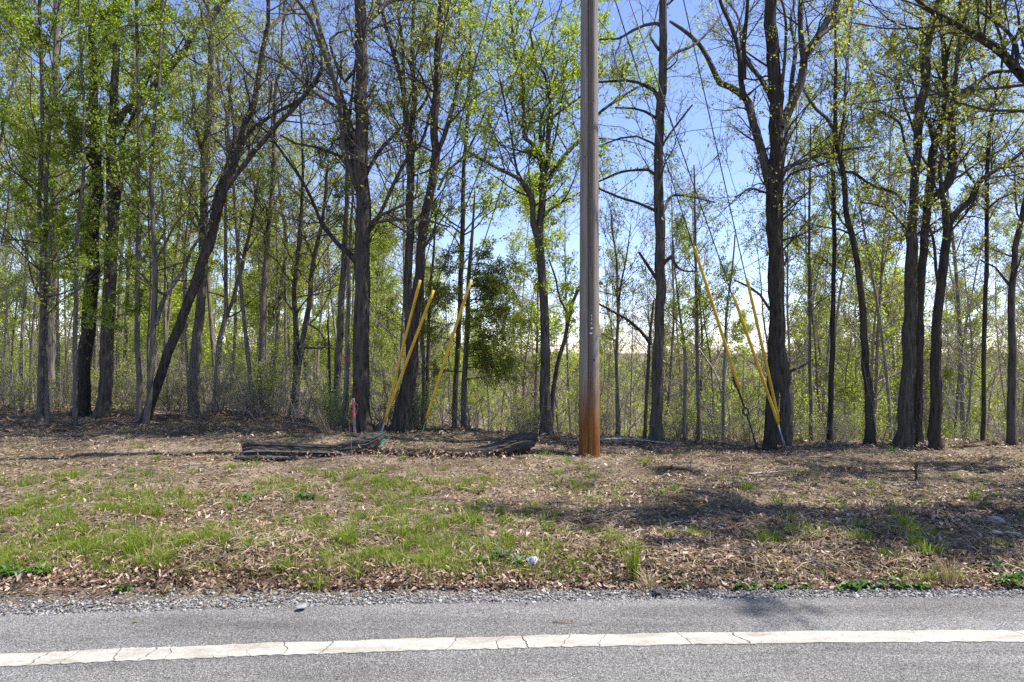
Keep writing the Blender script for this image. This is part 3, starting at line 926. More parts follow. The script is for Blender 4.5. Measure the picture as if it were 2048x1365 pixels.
# ------------------------------------------------------------------ tree builders
def build_tree(name, label, trunk, Y, limbs=(), leaf='leaf_olive', bark='bark', twig='twig', den=2.0, zmin=2.6, l1=(0.7, 1.9), n2=6, n3=5,
               nleaf=4000, lsize=(.03, .055), seed=1, ext=4.0, group=None, up=.05, flare=True, lspread=None, cat='tree', jit=.02, nb=(0, 0, .5), lz=None, dy=1.6, twr=1.0):
    rng = np.random.RandomState(seed)
    if leaf == 'leaf_green':
        nleaf = int(nleaf * 1.4); lsize = (lsize[0] * .72, lsize[1] * .82)
    T = np.array([W(a, b, Y) for a, b, w in trunk]); R = np.array([.9 * w / 2 / FPX * Y for *_, w in trunk])
    # foot
    s = (T[1] - T[0]) / max(.1, (T[1] - T[0])[2])
    gx, gy = T[0][0], T[0][1]
    g0 = gz1(gx, gy)
    foot = T[0] + s * (g0 - .2 - T[0][2]) * .6
    foot[2] = g0 - .2
    if T[0][2] - g0 > -.1:
        T = np.vstack([foot, T]); R = np.concatenate([[R[0] * 1.06], R])
    else:
        k = T[:, 2] > g0 + .05
        T = np.vstack([foot, T[k]]); R = np.concatenate([[R[0] * 1.06], R[k]])
    def extend(P, R, L):
        d = nrm(P[-1] - P[-2])
        n = 5
        add, p = [], P[-1]
        for i in range(n):
            d = nrm(d + rng.normal(scale=.16, size=3) + np.array([0, 0, .1]))
            p = p + d * L / n
            add.append(p)
        return np.vstack([P, add]), np.concatenate([R, np.linspace(R[-1] * .85, .012, n)])
    if trunk[-1][1] <= 40 and ext:
        T, R = extend(T, R, ext)
    org = np.array([gx, gy, g0])
    root = link(name, None, loc=org)
    tag(root, label, cat, group)
    skel = []
    def tube_obj(P, R, pname, mat, base=False):
        big = R.max() > .075
        P, R = cr_path(P, R, .14 if R.max() > .03 else .2)
        k = len(P)
        jt = rng.normal(size=(k, 3)); jt[1:-1] = (jt[:-2] + jt[1:-1] + jt[2:]) / 3; jt[0] = 0; jt[-1] = 0
        P = P + jt * np.minimum(R * .22, .02)[:, None]
        sides = 26 if big else 12 if R.max() > .03 else 8
        ph = rng.normal(size=(sides,))
        ph2 = rng.normal(size=(sides,))
        t = np.linspace(0, 1, k)[:, None]
        rough = 1 + (.055 if big else .04) * (ph[None] * np.cos(t * 9) + ph2[None] * np.sin(t * 9)) + rng.normal(scale=.028, size=(k, sides))
        if base and flare and R.max() > .045:
            hgt = np.maximum(P[:, 2] - g0, -.05)
            a = np.linspace(0, 2 * math.pi, sides, endpoint=False)
            lobe = .55 + .45 * np.sin(a * 4 + seed) + .25 * np.sin(a * 7 + seed * 2)
            rough = rough * (1 + .5 * np.exp(-hgt / .14)[:, None] * lobe[None] + .05 * np.exp(-hgt / .5)[:, None])
        V, Q = tubes(P[None], R[None], sides, rough[None])
        V = np.vstack([V, P[-1]]); i = np.arange(sides); j = (i + 1) % sides
        F = np.stack([(k - 1) * sides + i, (k - 1) * sides + j, np.full(sides, len(V) - 1)], -1)
        o = link(pname, mk_mesh(pname, V - org, [Q, F], True), M[mat], root)
        return P, R
    tp, tr = tube_obj(T, R, 'trunk', bark, True)
    skel.append((tp, tr, True))
    for li, lb in enumerate(limbs):
        pts = np.array([(a, b) for a, b, w in lb], float); w = np.array([q[2] for q in lb], float)
        seg = np.concatenate([[0], np.cumsum(np.linalg.norm(np.diff(pts, axis=0), axis=1))]); seg /= seg[-1]
        d = rng.uniform(-dy * .6, dy * 1.3)
        # start on the nearest trunk or limb axis
        yy = Y + d * seg ** 1.3
        P = np.array([W(p[0], p[1], q) for p, q in zip(pts, yy)]); Rl = w / 2 / FPX * yy
        if lb[-1][1] <= 40 and ext:
            P, Rl = extend(P, Rl, ext * .7)
        lp, lr = tube_obj(P, Rl, 'limb', bark)
        skel.append((lp, lr, False))
    # branches
    S, D, L, r0 = [], [], [], []
    for P, R, is_trunk in skel:
        segl = np.linalg.norm(np.diff(P, axis=0), axis=1)
        tot = segl.sum()
        n = rng.poisson(den * 1.35 * tot * (1.0 if not is_trunk else .8)) + 1
        c = np.concatenate([[0], np.cumsum(segl)])
        u = rng.uniform(.05 if is_trunk else .12, 1.0, n) * tot
        i = np.clip(np.searchsorted(c, u) - 1, 0, len(P) - 2)
        f = ((u - c[i]) / np.maximum(segl[i], 1e-6))[:, None]
        s = P[i] * (1 - f) + P[i + 1] * f
        t = nrm(P[i + 1] - P[i])
        x = nrm(np.cross(t, rand_unit(n, rng)))
        a = np.radians(rng.uniform(35, 80, n))[:, None]
        d = nrm(t * np.cos(a) + x * np.sin(a) + np.array([0, 0, .15]))
        rr = R[i]
        k = (s[:, 2] > zmin) & ((s[:, 2] < 7.9) | (rng.uniform(0, 1, n) < .12))
        S.append(s[k]); D.append(d[k]); r0.append(np.clip(rr[k] * .38, .004, .02)); L.append(rng.uniform(l1[0], l1[1], k.sum()))
    S, D, L, r0 = map(np.concatenate, (S, D, L, r0))
    g = Geo()
    if len(S):
        P1, R1 = grow(S, D, L, r0 * twr, np.full(len(S), .003), 8, .16, up, rng)
        g.add(*tubes(P1, R1, 5))
        P2, R2 = children(P1, R1, n2, .15, 1.0, (25, 65), (.28, .65), rng, 5, .16, up * .8, .0036, .002)
        g.add(*tubes(P2, R2, 3))
        P3, R3 = children(P2, R2, n3, .2, 1.0, (25, 65), (.35, .75), rng, 4, .18, up, .0025, .0016)
        g.add(*tubes(P3, R3, 3))
        tag(link('twigs', g.mesh('twigs', True, org), M[twig], root), kind='stuff')
        if nleaf:
            C = np.concatenate([on_tubes(P3, int(nleaf * .75), rng, .3, 1.0, jit), on_tubes(P2, nleaf - int(nleaf * .75), rng, .35, 1.0, jit)])
            if lz is not None:
                pyy = HOR - (C[:, 2] - CAM_Z) / C[:, 1] * FPX
                C = C[rng.uniform(0, 1, len(C)) < np.interp(pyy, lz[0], lz[1])]
            # leaves come in small sprays
            C = np.repeat(C, 2, axis=0) + rng.normal(scale=.022, size=(len(C) * 2, 3))
            V, F = leaf_quads(C, rng.uniform(lsize[0], lsize[1], len(C)), rng, nb=nb)
            tag(link('foliage', mk_mesh('foliage', V - org, F), M[leaf], root), kind='stuff')
    return root

# ------------------------------------------------------------------ the traced trees (points: picture column, row, width at the tree's distance)
FG = 'trees of the front line along the verge'
LEAFY = ([0, 300, 520, 660, 760], [1, .8, .8, .45, .05])
# left thicket
build_tree('maple_sapling', 'slim grey sapling with big leaves, left one of the twin stems at the far left',
           [(79, 831, 11), (84, 600, 10), (84, 482, 9), (79, 428, 9), (84, 230, 8), (82, 66, 7), (79, 0, 6)], 11.9, leaf='leaf_green', bark='bark_grey', den=3.2, zmin=1.9,
           l1=(1.0, 2.5), nleaf=3200, lsize=(.045, .085), seed=101, ext=2.5, lz=LEAFY, group=FG)
build_tree('maple_sapling', 'slim grey sapling with big leaves, right one of the twin stems at the far left',
           [(92, 829, 12), (90, 700, 11), (90, 480, 10), (96, 300, 8), (108, 120, 6), (120, 0, 5)], 12.0, leaf='leaf_green', bark='bark_grey', den=2.6, zmin=2.2,
           l1=(1.0, 2.4), nleaf=2800, lsize=(.045, .085), seed=102, ext=2.5, lz=LEAFY, group=FG)
build_tree('maple_sapling', 'thin straight sapling in front of the dark trunks, covered in shiny green leaves',
           [(151, 829, 10), (151, 636, 9), (155, 464, 8), (166, 362, 8), (168, 214, 6), (160, 80, 5), (158, 0, 4)], 11.7, leaf='leaf_green', bark='bark_grey', den=3.0, zmin=1.3,
           l1=(.9, 2.3), nleaf=3200, lsize=(.045, .085), seed=103, ext=2, lz=([0, 300, 520, 700, 780], [1, .9, .9, .7, .1]), group=FG)
build_tree('maple_tree', 'sunlit grey trunk behind the twin stems at the far left',
           [(98, 800, 20), (104, 600, 19), (107, 430, 18), (113, 330, 16), (115, 230, 14), (112, 100, 12), (112, 0, 10)], 15.0, leaf='leaf_green', bark='bark_grey', den=1.8, zmin=3.0,
           nleaf=3000, lsize=(.05, .09), seed=104, ext=4, group=FG)
build_tree('oak_tree', 'nearly black straight trunk left of the forked oak in the leafy left thicket',
           [(162, 822, 28), (165, 774, 26), (181, 602, 26), (186, 430, 25), (193, 395, 22), (190, 264, 19), (185, 130, 16), (183, 0, 13)], 13.2, leaf='leaf_green', den=1.5, zmin=3.4,
           nleaf=2200, lsize=(.05, .085), seed=105, ext=5, group=FG)
build_tree('oak_tree', 'dark forked oak in the left thicket with a long limb slanting up to the right',
           [(207, 826, 26), (214, 705, 25), (220, 568, 24), (226, 430, 22), (221, 297, 20), (227, 214, 17), (231, 132, 13), (236, 0, 10)], 13.0,
           [[(225, 262, 15), (250, 222, 13), (280, 198, 12), (346, 132, 11), (396, 56, 10), (429, 20, 9), (450, 0, 8)],
            [(229, 440, 11), (231, 428, 10), (240, 370, 9), (244, 330, 9), (246, 280, 8), (254, 254, 7), (275, 215, 5), (300, 150, 4)],
            [(186, 365, 7), (150, 385, 6), (127, 400, 4), (90, 420, 3)]],
           leaf='leaf_green', den=1.7, zmin=2.8, nleaf=4600, lsize=(.045, .085), seed=106, ext=5, group=FG)
build_tree('young_tree', 'straight slender pole tree between the forked oak and the brown forked sapling',
           [(279, 827, 11), (275, 602, 11), (279, 430, 10), (277, 396, 9), (277, 198, 8), (275, 100, 7), (272, 0, 6)], 12.2, leaf='leaf_green', bark='bark_grey', den=2.2, zmin=2.5,
           nleaf=1500, lsize=(.045, .08), seed=107, ext=3, group=FG)
build_tree('young_tree', 'slender sapling with a brown branch arching up right in front of the leaning tree',
           [(291, 832, 12), (296, 809, 12), (304, 700, 12), (308, 637, 12), (310, 533, 10), (305, 430, 9), (303, 330, 8), (310, 231, 7), (317, 180, 6), (322, 60, 5), (326, 0, 4)], 11.8,
           [[(311, 650, 9), (315, 637, 8), (331, 592, 8), (365, 544, 7), (382, 502, 6), (413, 457, 5), (427, 437, 4), (450, 400, 3)],
            [(331, 592, 6), (305, 575, 5), (280, 545, 4), (262, 530, 3)], [(309, 520, 5), (330, 490, 4), (350, 450, 4), (372, 425, 3)]],
           leaf='leaf_green', bark='bark_grey', den=2.2, zmin=2.3, nleaf=1300, lsize=(.04, .075), seed=108, ext=3, group=FG)
build_tree('leaning_tree', 'dark lichen speckled tree leaning to the right from the left thicket',
           [(294, 829, 21), (320, 757, 20), (348, 678, 20), (372, 619, 20), (396, 550, 20), (417, 492, 19), (434, 430, 18), (455, 363, 15), (475, 313, 14), (491, 247, 13), (508, 204, 12), (518, 148, 11), (526, 99, 10), (536, 49, 9), (536, 0, 8)], 12.0,
           [[(428, 440, 14), (437, 385, 12), (458, 330, 11), (470, 285, 10), (466, 230, 6), (455, 170, 4)],
            [(448, 385, 12), (468, 356, 11), (500, 316, 10), (549, 257, 9), (599, 204, 9), (629, 165, 8), (645, 138, 7), (640, 100, 4)],
            [(478, 300, 8), (500, 264, 8), (549, 227, 7), (599, 200, 6), (640, 160, 4)],
            [(530, 66, 8), (560, 38, 8), (579, 16, 7), (592, 0, 6)]],
           bark='bark', leaf='leaf_olive', den=2.6, zmin=2.8, nleaf=900, lsize=(.03, .055), seed=109, ext=4, group=FG)
build_tree('maple_tree', 'grey sunlit tree standing behind the foot of the leaning tree and rising straight',
           [(387, 833, 24), (389, 740, 23), (396, 671, 21), (404, 602, 19), (406, 500, 17), (408, 428, 16), (407, 330, 14), (412, 280, 13), (419, 198, 12), (422, 99, 11), (429, 33, 10), (458, 0, 8)], 13.5,
           [[(408, 330, 8), (402, 297, 8), (394, 264, 8), (386, 237, 7), (388, 191, 6), (380, 130, 4)], [(428, 45, 6), (418, 20, 6), (408, 0, 5)]],
           bark='bark_grey', leaf='leaf_olive', den=2.2, zmin=3.0, nleaf=1800, lsize=(.035, .06), seed=110, ext=4, group=FG)
build_tree('young_tree', 'dark thin tree with a fork at man height, right of the grey sunlit tree',
           [(429, 838, 14), (437, 705, 12), (448, 645, 11), (452, 602, 9), (451, 500, 8), (451, 430, 7), (455, 300, 6), (462, 150, 4)], 13.8,
           [[(449, 640, 8), (462, 610, 7), (475, 568, 7), (487, 520, 7), (506, 430, 6), (520, 340, 4)]], bark='bark_bg', den=2.4, zmin=2.0, leaf='leaf_green', nleaf=1400, lsize=(.04, .07), seed=111, ext=3, group=FG)
build_tree('young_tree', 'tall thin grey stem curving gently, midway between the leaning tree and the pink stake',
           [(512, 842, 14), (520, 760, 13), (526, 637, 12), (531, 533, 11), (540, 430, 10), (546, 363, 10), (549, 297, 9), (551, 181, 7), (561, 140, 6), (566, 40, 5), (570, 0, 4)], 13.6,
           [[(549, 200, 5), (540, 150, 5), (534, 137, 4), (520, 90, 3)]], bark='bark_bg', den=2.6, zmin=2.6, nleaf=1500, lsize=(.035, .06), seed=112, ext=3, group=FG)
build_tree('young_tree', 'thin wavy stem just right of the tall thin grey stem',
           [(538, 843, 11), (546, 760, 10), (552, 705, 9), (560, 585, 9), (570, 520, 8), (574, 499, 7), (568, 440, 6), (560, 400, 5), (552, 300, 4)], 14.6,
           [[(572, 505, 5), (590, 480, 5), (606, 462, 4), (625, 452, 3)]], bark='bark_bg', den=2.6, zmin=2.0, nleaf=1300, lsize=(.035, .06), seed=113, ext=0, group=FG)
build_tree('young_tree', 'dark V shaped pair of stems joined low down, left of the pink taped trunk',
           [(586, 840, 18), (592, 770, 16), (592, 705, 14), (590, 637, 12), (590, 568, 10), (600, 464, 8), (602, 430, 7), (606, 330, 5), (600, 200, 4)], 13.4,
           [[(593, 765, 11), (600, 705, 11), (610, 654, 11), (620, 595, 10), (627, 520, 9), (638, 475, 8), (648, 420, 6), (655, 330, 4)], [(606, 695, 5), (640, 697, 4), (665, 690, 3)],
            [(622, 580, 6), (640, 560, 5), (660, 530, 4)]],
           den=2.6, zmin=1.6, nleaf=1700, lsize=(.035, .06), seed=114, ext=0, group=FG)
build_tree('young_tree', 'thin dead straight stem left of the pair of grey trunks beside the big tree',
           [(660, 843, 7), (660, 770, 6), (658, 695, 5), (655, 640, 3)], 13.0, den=2, zmin=1.2, l1=(.3, .8), nleaf=200, lsize=(.03, .05), seed=115, ext=0, group=FG)
build_tree('maple_tree', 'grey trunk at the left of the close pair beside the big tree with pink tape',
           [(672, 850, 17), (676, 740, 16), (681, 637, 14), (688, 516, 12), (693, 430, 10), (694, 330, 8), (690, 200, 6)], 13.0, bark='bark_grey', den=1.8, zmin=2.6, nleaf=1400, lsize=(.035, .06), seed=116, ext=0, group=FG)
build_tree('maple_sapling', 'thinner mottled trunk close at the left side of the big tree with pink tape',
           [(690, 850, 12), (693, 740, 11), (696, 637, 10), (698, 516, 8), (703, 440, 6), (706, 380, 4)], 11.8, bark='bark_grey', den=1.6, zmin=2.6, l1=(.4, 1.0), nleaf=500, lsize=(.035, .06), seed=117, ext=0, group=FG)
build_tree('oak_tree', 'big straight oak with pale lichen bark and red paint marks low on its trunk',
           [(725, 853, 37), (724, 774, 35), (723, 700, 34), (723, 637, 33), (725, 533, 32), (725, 430, 31), (722, 297, 30), (723, 165, 27), (722, 66, 26), (721, 0, 25)], 11.1,
           [[(718, 530, 17), (706, 516, 13), (693, 502, 11), (669, 482, 9), (648, 454, 8), (637, 430, 7), (622, 396, 6), (596, 350, 6), (566, 307, 5), (533, 264, 4), (500, 237, 3)],
            [(716, 375, 17), (706, 346, 14), (691, 313, 12), (685, 264, 11), (678, 214, 11), (668, 165, 11), (652, 115, 10), (632, 66, 9), (615, 26, 8), (595, 0, 7)],
            [(714, 345, 15), (704, 297, 13), (698, 247, 12), (688, 214, 11), (678, 185, 11), (658, 132, 10), (640, 56, 9), (625, 0, 7)],
            [(684, 225, 7), (673, 214, 7), (642, 195, 6), (599, 158, 6), (559, 125, 5), (500, 102, 4)],
            [(694, 318, 6), (665, 307, 6), (632, 295, 5), (589, 287, 4), (560, 270, 3)],
            [(728, 50, 12), (741, 38, 11), (760, 20, 10), (775, 6, 8)],
            [(732, 350, 9), (741, 333, 8), (764, 297, 7), (803, 254, 6), (830, 215, 4)],
            [(708, 520, 9), (718, 495, 9), (741, 461, 8), (756, 437, 8), (774, 396, 7), (810, 323, 7), (843, 284, 6), (859, 231, 5), (875, 180, 4), (895, 110, 3)],
            [(738, 448, 7), (767, 429, 6), (810, 409, 5), (850, 385, 3)],
            [(740, 450, 6), (774, 441, 6), (850, 442, 5), (900, 455, 3)],
            [(710, 140, 7), (690, 165, 6), (660, 80, 5), (700, 60, 3)],
            [(700, 230, 6), (706, 165, 5), (712, 118, 4)]],
           leaf='leaf_olive', den=2.2, zmin=2.9, l1=(.6, 1.8), nleaf=1300, lsize=(.03, .055), seed=118, ext=5, group=FG)
build_tree('oak_tree', 'dark trunk leaning right behind the two crossing guy guards, left of the pole',
           [(803, 850, 38), (808, 815, 33), (816, 774, 30), (823, 705, 26), (831, 619, 23), (839, 533, 21), (844, 464, 20), (849, 430, 19), (858, 396, 19), (869, 330, 18), (868, 264, 17), (872, 181, 16), (876, 99, 14), (882, 0, 12)], 11.3,
           [[(874, 320, 11), (880, 295, 10), (896, 247, 9), (909, 198, 8), (925, 142, 7), (932, 122, 5)], [(877, 60, 8), (882, 46, 8), (906, 30, 7), (932, 0, 6)],
            [(868, 215, 5), (850, 170, 5), (835, 140, 4), (800, 105, 3)], [(876, 380, 6), (896, 340, 5), (930, 310, 5), (960, 250, 4), (985, 180, 3)]],
           leaf='leaf_olive', den=2.3, zmin=3.0, nleaf=2200, lsize=(.03, .06), seed=119, ext=4, group=FG)
build_tree('oak_tree', 'forked grey trunk standing just behind the dark leaning trunk near the guy guards',
           [(824, 845, 22), (824, 774, 20), (818, 690, 18), (816, 568, 18), (820, 464, 17), (820, 429, 17), (820, 297, 16), (817, 270, 15), (812, 247, 13), (803, 165, 11), (790, 115, 10), (774, 66, 8), (764, 26, 7), (760, 0, 6)], 12.6,
           [[(818, 270, 12), (824, 244, 11), (830, 181, 10), (825, 132, 9), (825, 82, 8), (828, 0, 7)], [(806, 180, 7), (807, 99, 7), (797, 33, 6), (795, 0, 5)], [(826, 235, 6), (850, 205, 6), (870, 150, 5), (890, 90, 3)]],
           bark='bark', leaf='leaf_olive', den=2.6, zmin=3.2, nleaf=3200, lsize=(.035, .06), seed=120, ext=4, group=FG)
build_tree('young_tree', 'left one of two thin dark stems between leaning trunk and the cedar guard',
           [(844, 850, 9), (848, 774, 8), (846, 690, 8), (845, 602, 7), (846, 520, 6), (852, 440, 4)], 12.4, den=2.4, zmin=1.6, l1=(.5, 1.3), nleaf=700, lsize=(.03, .055), seed=121, ext=0, group=FG)
build_tree('young_tree', 'right one of two thin dark stems between leaning trunk and the cedar guard',
           [(851, 846, 8), (854, 774, 8), (858, 637, 7), (862, 560, 6), (868, 500, 5), (872, 430, 3)], 12.8, den=2.4, zmin=1.6, l1=(.5, 1.3), nleaf=700, lsize=(.03, .055), seed=122, ext=0, group=FG)
build_tree('maple_tree', 'slim grey tree behind the cedar boughs with a pale thin crown',
           [(910, 855, 13), (911, 774, 12), (917, 671, 12), (924, 499, 11), (925, 430, 10), (928, 330, 8), (936, 220, 7), (940, 100, 5), (942, 0, 4)], 13.2, bark='bark_grey', leaf='leaf_lime', den=2.8, zmin=3.0,
           nleaf=4200, lsize=(.035, .065), seed=123, ext=3, lz=([0, 420, 560, 620], [1, .9, .4, .15]), group=FG)
build_tree('tulip_tree', 'yellow green leafy tree with a zigzag dark trunk just left of the pole',
           [(1092, 872, 28), (1092, 778, 23), (1090, 686, 21), (1088, 613, 20), (1082, 540, 19), (1076, 485, 20), (1082, 442, 16), (1087, 363, 15), (1082, 313, 13), (1076, 300, 11), (1060, 285, 9), (1049, 277, 9), (1046, 214, 8), (1046, 165, 7), (1030, 110, 6), (1020, 0, 5)], 11.9,
           [[(1075, 475, 14), (1066, 452, 13), (1066, 428, 12), (1063, 389, 11), (1040, 359, 9), (1020, 349, 8), (1000, 340, 7), (960, 318, 5), (930, 300, 3)],
            [(1087, 350, 11), (1096, 330, 10), (1096, 280, 10), (1102, 237, 9), (1099, 198, 7), (1089, 148, 6), (1073, 129, 5), (1060, 60, 4)],
            [(1092, 360, 11), (1099, 349, 10), (1122, 320, 9), (1145, 293, 8), (1162, 277, 8), (1195, 231, 6), (1237, 198, 5), (1274, 175, 4)],
            [(1080, 285, 7), (1084, 231, 6), (1110, 190, 5), (1130, 140, 4), (1150, 60, 3)],
            [(1066, 440, 7), (1058, 390, 6), (1035, 345, 5), (1018, 250, 4), (1000, 160, 3)],
            [(1100, 240, 6), (1130, 215, 5), (1165, 190, 4), (1215, 130, 3)]],
           bark='bark', leaf='leaf_lime', den=3.6, zmin=3.7, l1=(.7, 2.2), nleaf=14500, lsize=(.032, .06), seed=124, ext=3, lz=([0, 300, 480, 600], [1, .8, .3, .1]), group=FG)
build_tree('young_tree', 'thin crooked stem leaning right from the foot of the zigzag trunk towards the pole',
           [(1104, 820, 10), (1106, 789, 10), (1117, 723, 9), (1130, 679, 9), (1139, 631, 8), (1147, 602, 7), (1160, 572, 6), (1175, 540, 4)], 12.1,
           [[(1139, 631, 5), (1120, 600, 4), (1112, 560, 4), (1098, 520, 3)]], den=2.6, zmin=1.7, l1=(.4, 1.1), leaf='leaf_lime', nleaf=900, lsize=(.03, .055), seed=125, ext=0, group=FG)
build_tree('young_tree', 'very thin pale stem right of the pole with bare twigs',
           [(1236, 872, 12), (1235, 800, 10), (1234, 686, 7), (1236, 620, 6), (1233, 522, 5), (1225, 467, 4), (1222, 420, 3)], 13.0, [[(1236, 640, 4), (1241, 577, 4), (1252, 520, 3), (1262, 450, 2)]],
           bark='bark_grey', den=4, zmin=1.6, l1=(.5, 1.3), nleaf=900, lsize=(.025, .05), seed=126, ext=0, up=.12, group=FG)
build_tree('oak_tree', 'straight dark trunk right of the pole with a knot and arching bare limbs',
           [(1314, 880, 27), (1315, 796, 24), (1317, 686, 22), (1319, 577, 21), (1320, 467, 21), (1320, 442, 23), (1318, 363, 20), (1318, 280, 20), (1323, 181, 19), (1325, 115, 18), (1325, 0, 16)], 11.2,
           [[(1320, 205, 10), (1314, 192, 9), (1307, 181, 8), (1290, 172, 7), (1274, 165, 6), (1244, 162, 5), (1198, 165, 4)],
            [(1320, 50, 8), (1310, 47, 7), (1290, 51, 6), (1264, 63, 5), (1237, 77, 5), (1198, 79, 3)],
            [(1318, 242, 7), (1306, 233, 6), (1290, 224, 5), (1270, 218, 4), (1230, 216, 3)],
            [(1316, 297, 6), (1305, 287, 5), (1274, 273, 4), (1241, 277, 4), (1198, 293, 3)],
            [(1318, 365, 8), (1310, 350, 7), (1297, 340, 6), (1265, 341, 5), (1237, 346, 5), (1198, 363, 4)],
            [(1318, 430, 7), (1306, 420, 6), (1274, 406, 5), (1231, 392, 5), (1195, 376, 4)],
            [(1326, 140, 7), (1334, 124, 6), (1353, 106, 6), (1389, 91, 5), (1420, 60, 4), (1450, 20, 3)],
            [(1322, 300, 4), (1331, 281, 4), (1359, 244, 4), (1385, 210, 3)],
            [(1322, 432, 7), (1332, 412, 6), (1343, 392, 5), (1379, 394, 4), (1430, 405, 3)],
            [(1314, 560, 7), (1306, 548, 7), (1293, 529, 6), (1278, 505, 5)],
            [(1322, 535, 8), (1331, 524, 8), (1342, 514, 7), (1352, 533, 6), (1370, 543, 4), (1388, 543, 3)],
            [(1318, 100, 7), (1308, 85, 6), (1300, 70, 4), (1310, 40, 3)]],
           leaf='leaf_olive', den=1.1, zmin=3.8, l1=(.5, 1.4), nleaf=260, lsize=(.02, .04), seed=127, ext=5, group=FG)
build_tree('young_tree', 'dark thin companion stem left of the knotted trunk, its limb slanting towards the pole',
           [(1290, 880, 9), (1293, 796, 8), (1297, 723, 8), (1301, 660, 6), (1304, 631, 6), (1308, 600, 4)], 11.5,
           [[(1301, 690, 7), (1290, 672, 7), (1264, 646, 6), (1234, 628, 5), (1200, 609, 4), (1170, 590, 3)]], den=2, zmin=1.8, l1=(.3, .9), nleaf=120, lsize=(.025, .045), seed=128, ext=0, group=FG)
for k, (pts, lab, sd) in enumerate([
        ([(1368, 884, 9), (1370, 790, 8), (1370, 705, 7), (1363, 650, 6), (1356, 600, 5), (1352, 560, 4), (1346, 480, 3)], 'thin wavy sapling right of the straight knotted trunk', 129),
        ([(1397, 882, 9), (1396, 790, 8), (1394, 686, 7), (1392, 540, 6), (1390, 430, 5), (1388, 330, 3)], 'thin straight sapling standing behind the top of the longest yellow guard', 130),
        ([(1447, 884, 8), (1447, 796, 7), (1450, 690, 6), (1454, 620, 5), (1464, 540, 4), (1470, 470, 3)], 'small forked sapling between the longest guard and the crossing pair', 131)]):
    build_tree('young_tree', lab, pts, 12.2 + k * .4, [] if k < 2 else [[(1447, 800, 6), (1440, 770, 5), (1430, 745, 4), (1400, 700, 3)]], bark='bark_bg', den=3.6, zmin=1.4, l1=(.4, 1.2),
               leaf='leaf_lime', nleaf=900, lsize=(.028, .05), seed=sd, ext=0, up=.12, group=FG)
build_tree('oak_tree', 'big oak with a wide many limbed fork, right of the yellow guards',
           [(1541, 890, 26), (1545, 790, 26), (1549, 686, 27), (1549, 540, 28), (1546, 442, 30), (1546, 356, 34), (1551, 320, 32), (1554, 297, 30), (1554, 198, 28), (1549, 132, 27), (1543, 66, 25), (1541, 0, 23)], 11.2,
           [[(1540, 362, 22), (1530, 330, 18), (1516, 280, 17), (1503, 225, 15), (1488, 195, 14), (1462, 175, 12), (1442, 168, 11), (1429, 145, 10), (1412, 109, 9), (1396, 86, 8), (1366, 59, 7), (1340, 43, 5)],
            [(1490, 200, 11), (1481, 148, 10), (1480, 115, 9), (1468, 66, 8), (1442, 7, 7), (1440, 0, 6)], [(1488, 160, 9), (1488, 110, 9), (1490, 60, 8), (1495, 0, 6)],
            [(1560, 255, 20), (1571, 231, 18), (1592, 188, 16), (1606, 148, 15), (1611, 115, 14), (1632, 82, 13), (1655, 40, 12), (1675, 0, 11)],
            [(1635, 78, 9), (1645, 69, 8), (1685, 36, 7), (1708, 0, 6)], [(1608, 125, 12), (1602, 82, 11), (1602, 0, 9)], [(1580, 210, 9), (1584, 165, 9), (1590, 95, 8), (1582, 40, 6), (1590, 0, 5)],
            [(1545, 205, 10), (1533, 178, 10), (1515, 152, 9), (1500, 132, 8), (1485, 95, 6), (1478, 40, 4)],
            [(1554, 365, 10), (1563, 350, 9), (1582, 333, 8), (1632, 313, 6), (1690, 300, 5), (1747, 293, 3)],
            [(1540, 388, 5), (1520, 383, 5), (1500, 378, 4), (1470, 395, 3)], [(1556, 390, 5), (1580, 350, 5), (1640, 330, 4), (1690, 310, 3)],
            [(1540, 620, 6), (1520, 590, 5), (1500, 575, 5), (1468, 560, 3)], [(1560, 205, 7), (1567, 150, 7), (1572, 80, 6), (1568, 20, 5)]],
           leaf='leaf_olive', den=2.2, zmin=3.0, l1=(.6, 1.9), nleaf=2600, lsize=(.025, .05), seed=132, ext=4, group=FG)
build_tree('oak_tree', 'darker second trunk close behind the right side of the big forked oak',
           [(1568, 893, 31), (1570, 820, 27), (1570, 760, 25), (1564, 686, 22), (1560, 600, 19), (1559, 480, 17), (1560, 380, 14), (1568, 300, 9), (1575, 240, 6)], 11.7,
           [[(1570, 760, 7), (1578, 745, 6), (1600, 735, 5), (1625, 720, 4)], [(1561, 540, 7), (1567, 532, 6), (1574, 520, 5), (1570, 505, 4)]], den=1.2, zmin=2.6, l1=(.5, 1.3), nleaf=500, lsize=(.025, .045), seed=133, ext=0, group=FG)
build_tree('young_tree', 'very slender straight grey stem right of the double oak',
           [(1623, 890, 10), (1621, 760, 8), (1619, 600, 6), (1619, 430, 5), (1620, 330, 4), (1621, 250, 3)], 12.8, bark='bark_grey', den=3.4, zmin=1.8, l1=(.5, 1.3), leaf='leaf_lime', nleaf=900, lsize=(.025, .045), seed=134, ext=0, up=.1, group=FG)
build_tree('young_tree', 'dark straight stem broken off at the top, left of the curving trunk on the right',
           [(1659, 894, 12), (1662, 780, 11), (1665, 650, 10), (1667, 540, 9), (1668, 430, 9), (1666, 346, 8), (1662, 338, 5)], 11.9, [[(1666, 560, 4), (1672, 520, 4), (1690, 490, 3)]], den=1.6, zmin=2.6, l1=(.4, 1.1), nleaf=250, lsize=(.025, .045), seed=135, ext=0, group=FG)
